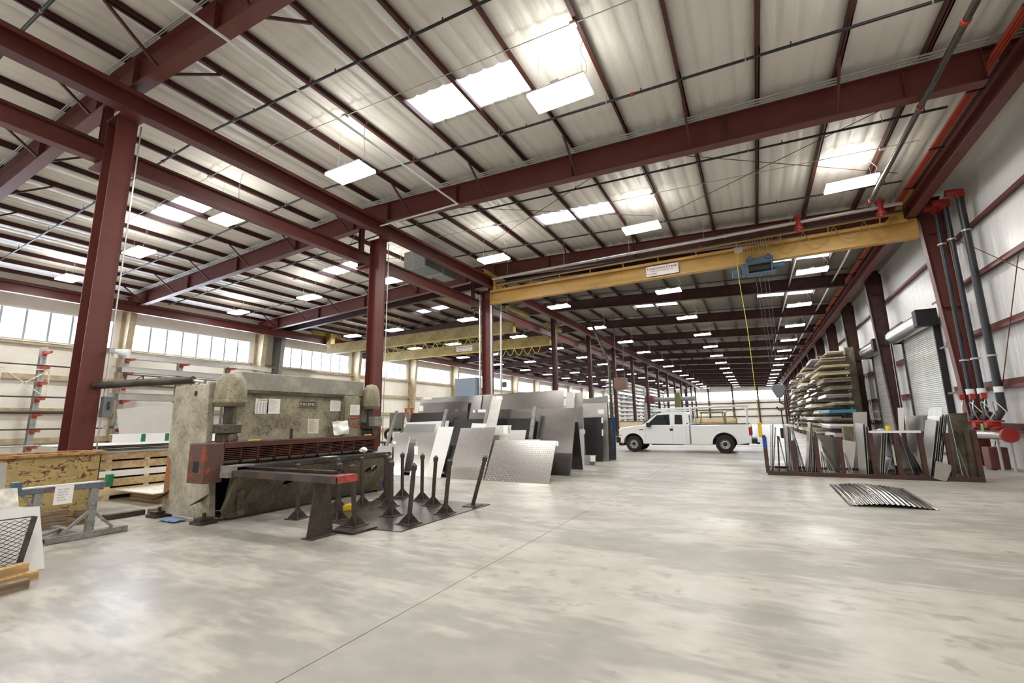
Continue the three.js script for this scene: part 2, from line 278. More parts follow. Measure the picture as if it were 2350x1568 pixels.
{
  const wall = struct('wall_right', 'tall side wall faced with shiny white vinyl behind dark red girts');
  const segs = [ZF, 7.5, ...FR_NEW, ...FR_OLD, ZB];
  for (let i = 0; i < segs.length - 1; i++) mesh('facing_panel', box(XR, XR + 0.15, 0, 9.1, segs[i], segs[i + 1]), M.wallVinyl, wall);
  for (const y of GIRT_R) for (const [a, b] of [[ZF, -21.6], [-26.2, -28.6], [-32.6, ZB]].concat(y > 5.7 ? [[-21.6, -26.2], [-28.6, -32.6]] : [])) mesh('girt', [box(XR - 0.2, XR, y, y + 0.012, a, b), box(XR - 0.2, XR - 0.19, y - 0.06, y, a, b), box(XR - 0.012, XR, y, y + 0.2, a, b)], M.red, wall);
}
{
  const wall = struct('wall_back', 'far end wall of white panels with dark posts and a long window strip');
  const y0 = 5.4, y1 = 7.35, z = ZB;
  mesh('panel', box(XL, XR, 0, y0, z - 0.15, z), M.liner, wall);
  mesh('panel', extrudeXY([[XL, y1], [XR, y1], [XR, roofY(XR) + 0.3], [RIDGE, roofY(RIDGE) + 0.3], [XL, roofY(XL) + 0.3]], z - 0.15, z), M.liner, wall);
  for (const y of [1.6, 3.2, 4.6]) mesh('girt', box(XL, XR, y, y + 0.2, z, z + 0.2), M.redOld, wall);
  const posts = Array.from({ length: 8 }, (_, k) => XL + 0.4 + k * 5.1);
  for (const x of posts) mesh('post', box(x - 0.17, x + 0.17, 0, roofY(x), z, z + 0.3), M.redOld, wall);
  const w = struct('window_' + (++windowCount), 'long bright window strip across the far end wall');
  for (let k = 0; k < posts.length - 1; k++) mesh('pane', box(posts[k] + 0.18, posts[k + 1] - 0.18, y0, y1, z - 0.08, z - 0.076), M.pane, w);
}
mesh('wall_front', [box(XL - 0.15, XR + 0.15, 0, 10, ZF, ZF + 0.15)], M.wallVinyl).userData = { kind: 'structure', label: 'insulated end wall facing the far windows' };

// ---------- steel frame ----------
// crane-line columns
[...FR_NEW, ...FR_OLD.slice(1, 13)].forEach((z, i) => {
  const isNew = i < 4, top = isNew ? 8.06 : 8.55;
  if (z > 2) return;
  const c = thing('steel_column', ['', 'dark red steel column carrying the crane runway, beside the yellow steel bin', 'dark red steel column rising behind the end of the shear', 'dark red steel column with two steel conduits, under the yellow crane'][i] || 'slender dark brown column in the long row of the old building', 'column', isNew ? undefined : 'columns of the old building');
  if (isNew) {
    mesh('shaft', wcolumn(-11.5, z, 0.03, top - 0.02, 0.46, 0.36), M.red, c); mesh('base_plate', box(-11.8, -11.2, 0, 0.03, z - 0.26, z + 0.26), M.red, c); mesh('cap_plate', box(-11.76, -10.84, top - 0.02, top, z - 0.2, z + 0.2), M.red, c);
    mesh('bracket', [box(-12.45, -11.73, 7.16, 7.2, z - 0.16, z + 0.16), extrudeXY([[-12.35, 7.16], [-11.73, 7.16], [-11.73, 6.8]], z - 0.01, z + 0.01)], M.red, c);
    mesh('hanger', [...wcolumn(-11.32, z, 8.06, roofY(-11.3) - 0.7, 0.16, 0.16, 0.01)], M.red, c); mesh('hanger', [...wcolumn(-12.36, z, 7.2, roofY(-12.36) - 0.7, 0.14, 0.16, 0.01)], M.red, c);
  } else { mesh('shaft', wcolumn(-11.5, z, 0.02, roofY(-11.5) - 0.66, 0.3, 0.26), M.redOld, c); mesh('base_plate', box(-11.7, -11.3, 0, 0.02, z - 0.2, z + 0.2), M.redOld, c); }
  settle(c);
});
// wall columns
FR_NEW.concat(FR_OLD.slice(0, 13)).forEach((z, i) => {
  if (z > 3) return;
  const isNew = i < 4, H = 8.0;
  const c = thing('wall_column', isNew ? ['', 'tapered beige wall column behind the cantilever rack', 'tapered beige wall column between clerestory windows, beyond the cantilever rack', 'tapered beige column of the doubled pair at the clerestory windows'][i] : 'beige tapered column of the old building between clerestory windows', 'column', isNew ? undefined : 'beige columns along the window wall');
  const web = [[XL + 0.02, 0], [XL + 0.42, 0], [XL + 1.0, H + 0.05], [XL + 0.02, H + 0.05]], m = i === 4 ? M.greyPaint : M.beige;
  mesh('web', extrudeXY(web, z - 0.008, z + 0.008), m, c);
  mesh('flange', bar(V(XL + 0.42, 0, z), V(XL + 1.0, H + 0.05, z), 0.3, 0.02), m, c); mesh('flange', box(XL + 0.005, XL + 0.02, 0, H + 0.05, z - 0.15, z + 0.15), m, c);
  settle(c);
});
FR_NEW.concat(FR_OLD.slice(0, 13)).forEach((z, i) => {
  if (z > -4 || i === 4) return;
  const c = thing('frame_column', i === 2 ? 'tapered red frame column just before the sheet rack' : i === 3 ? 'tapered red frame column beside the sprinkler risers' : i === 5 ? 'tapered dark red column between the two roller doors' : 'tapered dark red frame column beyond the roller doors', 'column', i > 5 ? 'columns beyond the roller doors' : undefined);
  const m = i < 5 ? M.red : M.redOld, t = 8.45;
  if (i === 2) { /* its face stays beside the picture */ }
  mesh('web', extrudeXY([[5.8, 0.02], [6.09, 0.02], [6.09, t], [5.43, t], [5.43, 8.0]], z - 0.008, z + 0.008), m, c);
  mesh('inner_flange', bar(V(5.8, 0.02, z), V(5.42, 8.0, z), 0.3, 0.02), m, c); mesh('outer_flange', box(6.07, 6.09, 0.02, t, z - 0.15, z + 0.15), m, c); mesh('base_plate', box(5.7, 6.16, 0, 0.02, z - 0.2, z + 0.2), m, c);
  for (const y of [4.9, 7.4]) mesh('stiffener', box(5.62, 6.07, y, y + 0.02, z - 0.14, z + 0.14), m, c);
  settle(c);
});
// rafters
const braceX = PURLIN_X.filter((_, k) => k % 2 === 1);
[...FR_NEW, ...FR_OLD].forEach((z, i) => {
  const isNew = i < 4, d = isNew ? 0.72 : 0.64, m = isNew ? M.red : M.redOld;
  const c = thing('roof_rafter', ['dark red roof rafter spanning over the floor behind the first lamp row', 'deep dark red rafter crossing over the crane column beside the yellow bin', 'deep dark red rafter with grey conduits along its top, between the two lamp rows', 'dark red rafter where the insulated roof ends, above the yellow crane'][i] || 'dark brown rafter under the old roof', 'rafter', isNew ? undefined : 'rafters of the old roof');
  const pr = (a, b) => ibeam(V(a, roofY(a) - 0.002, z), V(b, roofY(b) - 0.002, z), d, 0.26, 0.014, 0.02);
  mesh('girder', pr(XL + 0.05, RIDGE), m, c); mesh('girder', pr(RIDGE, 4.64), m, c); mesh('girder_end', ibeam(V(4.64, roofY(4.64) - 0.002, z), V(XR - 0.25, roofY(XR - 0.25) - 0.002, z), 0.2, 0.26, 0.014, 0.02), m, c); mesh('girder_end', box(4.625, 4.64, roofY(4.64) - d, roofY(4.64), z - 0.13, z + 0.13), m, c);
  if (isNew) {
    for (const x of [-28, -24, -20, -16, -12.7, -11, -8, -4, 0, 3.4]) mesh('stiffener', [box(x - 0.006, x + 0.006, roofY(x) - d + 0.04, roofY(x) - 0.05, z + 0.01, z + 0.125), box(x - 0.006, x + 0.006, roofY(x) - d + 0.04, roofY(x) - 0.05, z - 0.125, z - 0.01)], m, c);
    for (const x of braceX) for (const s of i === 1 ? [1, -1] : [1]) mesh('flange_brace', bar(V(x, roofY(x) + 0.02, z + s * 1.05), V(x, roofY(x) - d + 0.06, z + s * 0.13), 0.05, 0.05), M.redPurlin, c);
  }
  settle(c);
});
// crane runways
function runway(name, label, x, top, depth, z0, z1, w, cap, m, rail = true) {
  const c = thing(name, label, 'crane beam');
  mesh('beam', ibeam(V(x, top, z0), V(x, top, z1), depth, w, 0.016, 0.024), m, c);
  if (cap) mesh('cap_channel', [box(x - w / 2 - 0.05, x + w / 2 + 0.05, top, top + 0.014, z0, z1), box(x - w / 2 - 0.05, x - w / 2 - 0.036, top - 0.09, top, z0, z1), box(x + w / 2 + 0.036, x + w / 2 + 0.05, top - 0.09, top, z0, z1)], m, c);
  if (rail) mesh('rail', [box(x - 0.03, x + 0.03, top + 0.014, top + 0.03, z0, z1), box(x - 0.02, x + 0.02, top + 0.03, top + 0.08, z0, z1)], M.darkSteel, c);
  return settle(c);
}
runway('crane_runway', 'red crane runway beam carrying one end of the yellow crane, on column tops', -11.0, 8.5, 0.43, 9, -113, 0.28, true, M.red);
runway('crane_runway', 'darker red runway beam on brackets for the old double cranes', -12.15, 7.7, 0.42, 9, -113, 0.24, false, M.red);
runway('crane_runway', 'red runway beam along the clerestory window wall', -28.9, 8.1, 0.5, 9, -113, 0.24, true, M.red);
runway('crane_runway', 'red runway beam along the roller door wall with orange conductor bars', 5.12, 8.3, 0.36, 4, -113, 0.28, true, M.red);
// ---------- high-bay lamps ----------
const LAMP_Y = 8.1;
function buildLamp(label, group) {
  const c = thing('hanging_lamp', label, 'lamp', group), w = 1.22, d = 0.6;
  mesh('housing', [box(-w / 2, w / 2, 0.066, 0.1, -d / 2, -d / 2 + 0.1), box(-w / 2, w / 2, 0.066, 0.1, d / 2 - 0.1, d / 2), box(-w / 2, -w / 2 + 0.16, 0.066, 0.1, -d / 2, d / 2), box(w / 2 - 0.16, w / 2, 0.066, 0.1, -d / 2, d / 2), box(-0.09, 0.09, 0.066, 0.15, -d / 2, d / 2)], M.white, c);
  mesh('lamp_diffuser', box(-w / 2 - 0.004, w / 2 + 0.004, 0, 0.066, -d / 2 - 0.004, d / 2 + 0.004), M.diffuser, c);
  c.pristine = c.clone(); return c;
}
const lampNew = buildLamp('white hanging lamp with glowing diffuser, under the white insulated roof', 'lamps of the insulated hall');
const lampOld = buildLamp('white hanging lamp glowing under the dark old roof', 'lamps of the old building');
function placeLamp(src, x, z, first) {
  const c = first ? src : src.pristine.clone(); if (!first) { c.name = numbered('hanging_lamp'); c.userData = { ...src.userData }; scene.add(c); } c.position.set(x, LAMP_Y, z);
  const h = roofY(x) + 0.185 - LAMP_Y;
  const wires = [-0.5, 0.5].map((s) => [rod(V(s, 0.12, 0), V(s * 0.9, h, 0), 0.004, 5)]);
  for (const g of wires) mesh('hanging_wire', g, M.zinc, c);
  mesh('lamp_cord', tube([V(0.5, 0.12, 0.1), V(0.62, 0.3, 0.1), V(0.5, h * 0.7, 0.05), V(0.55, h, 0)], 0.008, 12, 5), M.white, c);
  const down = new THREE.RectAreaLight(LAMP_COLOUR, LAMP_DOWN, 1.18, 0.56); down.position.set(0, -0.012, 0); down.rotation.x = -Math.PI / 2; c.add(down);
  if (src !== lampNew) return;
  const up = new THREE.RectAreaLight(LAMP_COLOUR, LAMP_UP, 0.8, 0.36); up.position.set(0, 0.17, 0); up.rotation.x = Math.PI / 2; c.add(up);
}
{
  let a = true; for (const z of [-7.78, -15.32, -0.2, 7.4]) for (const x of [-26.4, -20.2, -14.4, -8.93, -2.92, 3.05]) { placeLamp(lampNew, x, z, a); a = false; }
  a = true; for (let k = 0; k < 13; k++) for (const x of [-26.6, -22.4, -16.1, -9.65, -3.45, 2.9]) { placeLamp(lampOld, x + (k > 1 ? 0.25 : 0), -24.15 - 7.28 * k, a); a = false; }
}
// ---------- pipes, conduits, bracing ----------
function sprinklerLine(z, label, x0 = -29.6, x1 = 4.6, drop = 0.13, r = 0.03) {
  const c = thing('sprinkler_pipe', label, 'pipe'), y = (x) => roofY(x) - drop;
  mesh('pipe', [rod(V(x0, y(x0), z), V(RIDGE, y(RIDGE), z), r, 10), rod(V(RIDGE, y(RIDGE), z), V(x1, y(x1), z), r, 10)], M.pipeBlack, c);
  for (let x = x0 + 1.1; x < x1; x += 2.9) { mesh('hanger', [box(x - 0.004, x + 0.004, y(x) + r, roofY(x) + 0.05, z - 0.012, z + 0.012), rod(V(x - 0.012, y(x), z), V(x + 0.012, y(x), z), r + 0.008, 10)], M.galv, c); mesh('sprinkler_head', [rod(V(x + 0.8, y(x + 0.8), z), V(x + 0.8, y(x + 0.8) + 0.09, z), 0.014, 8)], M.darkSteel, c); }
  for (let x = x0 + 2.2; x < x1; x += 6.4) mesh('coupling', rod(V(x - 0.035, y(x) + 0.002, z), V(x + 0.035, y(x) - 0.002, z), r + 0.012, 10), M.pipeRed, c);
  return settle(c);
}
sprinklerLine(-2.3, 'black sprinkler pipe under the purlins beyond the first rafter');
sprinklerLine(-5.9, 'black sprinkler pipe crossing just before the first pair of roof lights');
sprinklerLine(-9.45, 'black sprinkler pipe between the first roof lights and the deep rafter', -29.6, 3.9);
sprinklerLine(-13.1, 'black sprinkler pipe crossing between the deep rafter and the second roof lights');
sprinklerLine(-16.9, 'black sprinkler pipe close to the end of the insulated roof');
for (let k = 0; k < 3; k++) sprinklerLine([-21.4, -26.2, -33.5][k], ['first', 'second', 'third'][k] + ' black sprinkler pipe under the old roof, counted from the yellow crane');
function straightPipe(name, label, pts, r, m, cat = 'pipe', collars = [], cm, valves = []) {
  const c = thing(name, label, cat);
  for (let i = 0; i < pts.length - 1; i++) mesh('pipe', rod(pts[i], pts[i + 1], r, 14), m, c);
  for (let i = 1; i < pts.length - 1; i++) { const s = new THREE.SphereGeometry(r * 1.15, 12, 8); s.translate(pts[i].x, pts[i].y, pts[i].z); mesh('elbow', finish(s), cm ?? m, c); }
  for (const [i, t] of collars) { const p = pts[i].clone().lerp(pts[i + 1], t), d = pts[i + 1].clone().sub(pts[i]).normalize().multiplyScalar(0.035); mesh('coupling', rod(p.clone().sub(d), p.clone().add(d), r * 1.22, 14), cm ?? m, c); }
  if (valves.length) for (let x = -9.5; x < 4.6; x += 2.8) mesh('hanger', rod(V(x, pts[0].y, pts[0].z), V(x, roofY(x) + 0.19, pts[0].z), 0.008, 5), M.zinc, c);
  for (const x of valves) { const z = pts[0].z, y = pts[0].y; mesh('valve', [rod(V(x, y - 0.32, z), V(x, y + 0.24, z), 0.09, 12), rod(V(x, y - 0.26, z), V(x, y - 0.2, z), 0.14, 12), rod(V(x, y + 0.14, z), V(x, y + 0.2, z), 0.13, 12)], M.pipeRed, c).userData.label = 'red grooved valve'; }
  return settle(c);
}
straightPipe('sprinkler_main', 'thick dark sprinkler main running beside the orange conductor bars', [V(3.64, 7.87, 3), V(3.64, 7.87, -16.6)], 0.058, M.darkSteel, 'pipe', [[0, 0.4], [0, 0.62], [0, 0.74], [0, 0.98]], M.pipeRed);
straightPipe('sprinkler_main', 'long bright silver pipe under the old roof, close to the runway beam', [V(4.08, 8.3, -19.9), V(4.08, 8.3, -62)], 0.05, M.silver);
straightPipe('sprinkler_main', 'long bright silver pipe under the old roof, over the open aisle', [V(2.2, 8.42, -19.9), V(2.2, 8.42, -55)], 0.045, M.silver);
straightPipe('cross_main', 'thick silver pipe crossing the hall just above the yellow crane', [V(-10.3, 8.12, -17.55), V(4.7, 8.12, -17.55)], 0.06, M.silver, 'pipe', [[0, 0.33], [0, 0.66], [0, 0.95]], M.silver, [4.15, 1.9]);
straightPipe('cross_main', 'black pipe crossing the hall behind the silver one', [V(-10.3, 7.99, -17.9), V(4.75, 7.99, -17.9)], 0.04, M.pipeBlack, 'pipe', [[0, 0.6]], M.pipeRed);
{ const p = at(1050, 468, 'y', 8.25); straightPipe('white_pipe', 'thin white pipe running under the roof and turning along the deep rafter', [V(p.x, 8.25, 2), V(p.x, 8.25, p.z), V(-10.8, 8.25, p.z)], 0.028, M.whitePaint); }
function conduitRun(label, z, n, x0, x1, dz = 0.045, wall = false) {
  const c = thing('conduit_run', label, 'conduit');
  for (let k = 0; k < n; k++) { const zz = z + k * dz, lift = -0.032 - 0.012 * (k % 2); const seg = []; const y = (x) => roofY(x) + lift; if (x0 < RIDGE && x1 > RIDGE) seg.push(rod(V(x0, y(x0), zz), V(RIDGE, y(RIDGE), zz), 0.013, 6), rod(V(RIDGE, y(RIDGE), zz), V(x1, y(x1), zz), 0.013, 6)); else seg.push(rod(V(x0, y(x0), zz), V(x1, y(x1), zz), 0.013, 6)); if (wall) { const xw = XR - 0.24, zq = -13.2 - k * 0.05; seg.push(rod(V(x1, y(x1), zz), V(xw, y(x1) - 0.15, zq), 0.013, 6), rod(V(xw, y(x1) - 0.15, zq), V(xw, 1.2, zq - 0.05), 0.013, 6)); } mesh('conduit', seg, M.galv, c); }
  return settle(c);
}
conduitRun('bundle of thin grey conduits along the top of the deep rafter', -11.26, 6, -29, 5.6, 0.05, true);
conduitRun('two thin pale conduits along the rafter over the bin', -3.66, 2, -29, 4);
conduitRun('three thin pale conduits along the last rafter of the insulated roof', -18.86, 3, -29, -12.2);
for (const [z, w] of [[-7.15, 'first'], [-14.7, 'second']]) {
  const c = thing('lamp_conduit', 'thin conduit with square boxes feeding the ' + w + ' row of hanging lamps', 'conduit');
  mesh('conduit', [rod(V(-21, roofY(-21) - 0.02, z), V(RIDGE, roofY(RIDGE) - 0.02, z), 0.011, 6), rod(V(RIDGE, roofY(RIDGE) - 0.02, z), V(4.5, roofY(4.5) - 0.02, z), 0.011, 6)], M.zinc, c);
  for (const x of [-20.6, -14.5, -8.5, -2.36, 3.72]) mesh('junction_box', box(x - 0.06, x + 0.06, roofY(x) - 0.07, roofY(x) - 0.005, z - 0.06, z + 0.06), M.zinc, c);
  settle(c);
}
{ const q = (x, z, d) => V(x, roofY(x) - d, z); let n = 0;
  for (const [a, b] of [[[-9.9, -12], [-2.6, -16.4]], [[-2.6, -12], [-9.9, -16.4]], [[-2.1, -12], [4.4, -16.4]], [[4.4, -12], [-2.1, -16.4]], [[-20, -12], [-13, -16.4]], [[-13, -12], [-20, -16.4]]]) { const d = n++ % 2 ? 0.045 : 0.075, o = mesh('bracing_rod', rod(q(...a, d), q(...b, d), 0.011, 6), M.redPurlin); tag(o, 'thin dark bracing rod crossing under the purlins beyond the deep rafter', 'brace', 'roof bracing rods'); } }
for (const [a, b, l] of [[V(6.088, 7.0, -18.6), V(6.088, 3.6, -12.9), 'thin red bracing rod slanting down the vinyl wall from the column head'], [V(6.062, 0.4, -18.7), V(6.062, 5.4, -15.2), 'thin red bracing rod rising from behind the sprinkler valves']]) tag(mesh('bracing_rod', rod(a, b, 0.011, 6), M.red), l, 'brace');
// orange conductor bars beside the roller door runway
for (let k = 0; k < 3; k++) { const o = mesh('conductor_bar', rbox(4.72 + k * 0.06, 4.765 + k * 0.06, 8.42, 8.48, 3, -112, 0.01), M.orange); tag(o, 'orange conductor bar running beside the crane runway', 'conductor bar', 'orange conductor bars'); }
{ const c = thing('conductor_bracket', 'row of small brackets holding the orange conductor bars', 'bracket'); for (let z = 2; z > -60; z -= 2.4) mesh('arm', [box(4.68, 5.0, 8.39, 8.42, z - 0.02, z + 0.02), box(4.96, 5.0, 8.317, 8.42, z - 0.02, z + 0.02)], M.darkSteel, c); settle(c); }

// ---------- roller doors ----------
function rollerDoor(n, z0, z1, top, label) {
  const d = struct('door_' + n, label), x = XR - 0.12, P = [];
  const rows = Math.round(top / 0.075), prof = [];
  for (let k = 0; k <= rows; k++) { const y = k * top / rows; prof.push([x, y], [x - 0.022, y + 0.02], [x - 0.022, y + 0.05]); }
  for (let k = 0; k < prof.length - 1; k++) { const [xa, ya] = prof[k], [xb, yb] = prof[k + 1]; P.push(xa, ya, z0, xb, yb, z1, xa, ya, z1, xa, ya, z0, xb, yb, z0, xb, yb, z1); }
  const g = new THREE.BufferGeometry(); g.setAttribute('position', new THREE.Float32BufferAttribute(P, 3)); g.computeVertexNormals();
  mesh('curtain', finish(g), M.galvDoor, d).userData.label = 'ribbed galvanized curtain';
  for (const z of [z0, z1]) mesh('guide_rail', [box(x - 0.08, x + 0.1, 0, top + 0.1, z - 0.05, z + 0.05)], z === z0 ? M.black : M.darkSteel, d);
  mesh('bottom_bar', box(x - 0.05, x + 0.02, 0, 0.12, z0 - 0.05, z1 + 0.05), M.darkSteel, d);
  const zz = [z0 + 0.05, z1 - 0.15];
  mesh('hood', rod(V(x - 0.28, top + 0.3, zz[0]), V(x - 0.28, top + 0.3, zz[1]), 0.31, 28), M.silver, d).userData.label = 'round shiny drum hood';
  mesh('motor_housing', rbox(x - 0.62, x, top + 0.0, top + 0.62, z0 - 0.02, z0 + 0.42, 0.02), M.black, d); mesh('end_bracket', rbox(x - 0.6, x, top - 0.05, top + 0.6, z1 - 0.2, z1 - 0.16, 0.01), M.black, d);
  mesh('chain', [rod(V(x - 0.5, top, z1 + 0.1), V(x - 0.5, 1.1, z1 + 0.1), 0.012, 6), rod(V(x - 0.42, top, z1 + 0.1), V(x - 0.42, 1.1, z1 + 0.1), 0.012, 6)], M.zinc, d);
}
mat('galvDoor', { map: mottled(512, 3, '#d3d2cd', '#c4c4c0', { scale: 3, sx: 2, sy: 0.6, grain: 0.01 }), roughness: 0.32, metalness: 0.55 });
rollerDoor(1, -21.9, -26.1, 4.75, 'closed ribbed roller door beside the sprinkler risers');
rollerDoor(2, -29.0, -32.2, 4.75, 'closed ribbed roller door beyond the first one, next to the loaded rack');

// ---------- sprinkler risers and valves by the wall ----------
{
  const h = at(2280, 997, 'x', 5.75), c = thing('valve_manifold', 'three black sprinkler risers on a manifold of red valves with a round red end cap', 'valve manifold'), y = h.y, z0 = h.z;
  mesh('header', rod(V(5.55, y, z0 - 0.8), V(5.8, y, z0 + 0.75), 0.13, 20), M.silver, c); mesh('end_cap', [rod(V(5.795, y, z0 + 0.72), V(5.81, y, z0 + 0.8), 0.19, 20)], M.pipeRed, c).userData.label = 'round red end cap';
  for (let k = 0; k < 3; k++) {
    const z = z0 - 0.65 + k * 0.5, x = 5.57 + k * 0.08;
    mesh('valve', [rod(V(x, y + 0.1, z), V(x, y + 0.36, z), 0.1, 14), rod(V(x, y + 0.17, z), V(x, y + 0.22, z), 0.17, 16), rod(V(x, y + 0.34, z), V(x, y + 0.39, z), 0.17, 16), rod(V(x - 0.02, y + 0.27, z + 0.02), V(x - 0.24, y + 0.27, z + 0.06), 0.09, 12)], M.pipeRed, c);
    mesh('gauge', rod(V(x - 0.12, y + 0.55, z), V(x - 0.16, y + 0.56, z + 0.01), 0.06, 14), M.black, c); mesh('red_box', rbox(x - 0.2, x - 0.08, y + 0.98, y + 1.14, z - 0.06, z + 0.06, 0.01), M.pipeRed, c);
    mesh('trim_tube', [tube([V(x - 0.1, y + 0.4, z), V(x - 0.2, y + 0.7, z + 0.1), V(x - 0.12, y + 1.0, z)], 0.014, 10, 6), tube([V(x, y + 0.5, z + 0.1), V(x - 0.1, y + 0.9, z + 0.4), V(x + 0.05, y + 0.6, z + 0.6)], 0.014, 12, 6)], M.silver, c);
    mesh('riser_neck', rod(V(x, y + 0.39, z), V(x + 0.15, y + 0.62, z), 0.09, 12), M.pipeBlack, c);
  }
  for (const [x, z] of [[5.5, z0 - 0.7], [5.72, z0 + 0.25], [5.85, z0 + 0.6]]) mesh('leg', [rod(V(x, 0.02, z), V(x, y - 0.1, z), 0.035, 10), box(x - 0.08, x + 0.08, 0, 0.02, z - 0.08, z + 0.08)], M.galv, c);
  [[2176, 5.7], [2201, 5.82], [2239, 5.94]].forEach(([px, x], i) => {
    const p = at(px, 635, 'x', x), top = 8.05 - i * 0.02;
    const riser = mesh('riser_pipe', rod(V(x, y + 0.6, p.z), V(x, top, p.z), [0.06, 0.07, 0.09][i], 16), M.pipeBlack, c);
    mesh('elbow', [rod(V(x, top - 0.16, p.z), V(x, top + 0.08, p.z), 0.12, 14), rod(V(x, top + 0.03, p.z), V(x - 0.3, top + 0.05, p.z), 0.1, 14)], M.pipeRed, riser);
    for (const yy of [3.1, 6.8]) mesh('clamp', rod(V(x, yy, p.z), V(x, yy + 0.05, p.z), 0.11, 14), M.galv, riser);
    mesh('label_sleeve', rod(V(x, 2.1, p.z), V(x, 2.26, p.z), 0.1, 14), M.white, riser);
  });
  mesh('drain_tank', rbox(5.55, 5.95, 0.03, y - 0.35, z0 - 0.35, z0 + 0.1, 0.03), M.red, c); mesh('tag', box(5.46, 5.47, y + 0.08, y + 0.3, z0 + 0.2, z0 + 0.34), M.greenTag ?? mat('greenTag', { color: '#3fae55', roughness: 0.6 }), c);
  settle(c);
}
{ const c = thing('air_duct', 'grey sheet metal air duct hanging over the runway beam', 'duct'); mesh('duct', [rbox(-13.3, -12.2, 8.35, 9.08, -14.9, -16.2, 0.02), rbox(-13.1, -12.35, 8.4, 9.0, -16.2, -17.5, 0.02)], M.duct, c); mesh('collar', [box(-13.34, -12.16, 8.31, 9.12, -16.16, -16.22), box(-13.34, -12.16, 8.31, 9.12, -14.88, -14.94)], M.galv, c); mesh('damper', rbox(-12.2, -11.85, 8.65, 8.95, -15.2, -15.9, 0.01), M.duct, c); for (const z of [-15.1, -17.3]) mesh('hanger_rod', rod(V(-12.98, 8.9, z), V(-12.98, roofY(-12.98) + 0.02, z), 0.012, 6), M.zinc, c); settle(c); }
for (const [x, z, y0, y1, l] of [[-11.82, -19.05 + 0.2, 0, 7.9, 'silver conduit on the side of the column under the crane'], [-11.14, -19.05 + 0.24, 0, 7.9, 'silver conduit standing proud of the column under the crane'], [-11.1, -19.7, 0, 7.6, 'thin steel pipe standing behind the column under the crane'], [-11.22, -11.68, 0, 8.0, 'thin pale cable run down the column behind the shear'], [-11.22, -4.07, 0, 8.0, 'thin pale cable run down the column by the bin']]) tag(mesh('column_conduit', rod(V(x, y0, z), V(x, y1, z), z < -15 ? 0.045 : 0.014, 8), M.silver), l, 'conduit');
{ const c = thing('electrical_cabinet', 'blue-grey electrical cabinet mounted on the column under the crane', 'cabinet'); const z = -18.8; mesh('body', rbox(-13.3, -12.0, 2.1, 3.7, z, z - 0.5, 0.02), mat('cabinetGrey', { color: '#77838f', roughness: 0.45 }), c); mesh('door', rbox(-13.25, -12.05, 2.15, 3.65, z + 0.002, z + 0.02, 0.008), M.cabinetGrey, c); mesh('mount', box(-12.4, -11.7, 2.3, 2.5, z - 0.3, z - 0.25), M.galv, c); settle(c); }
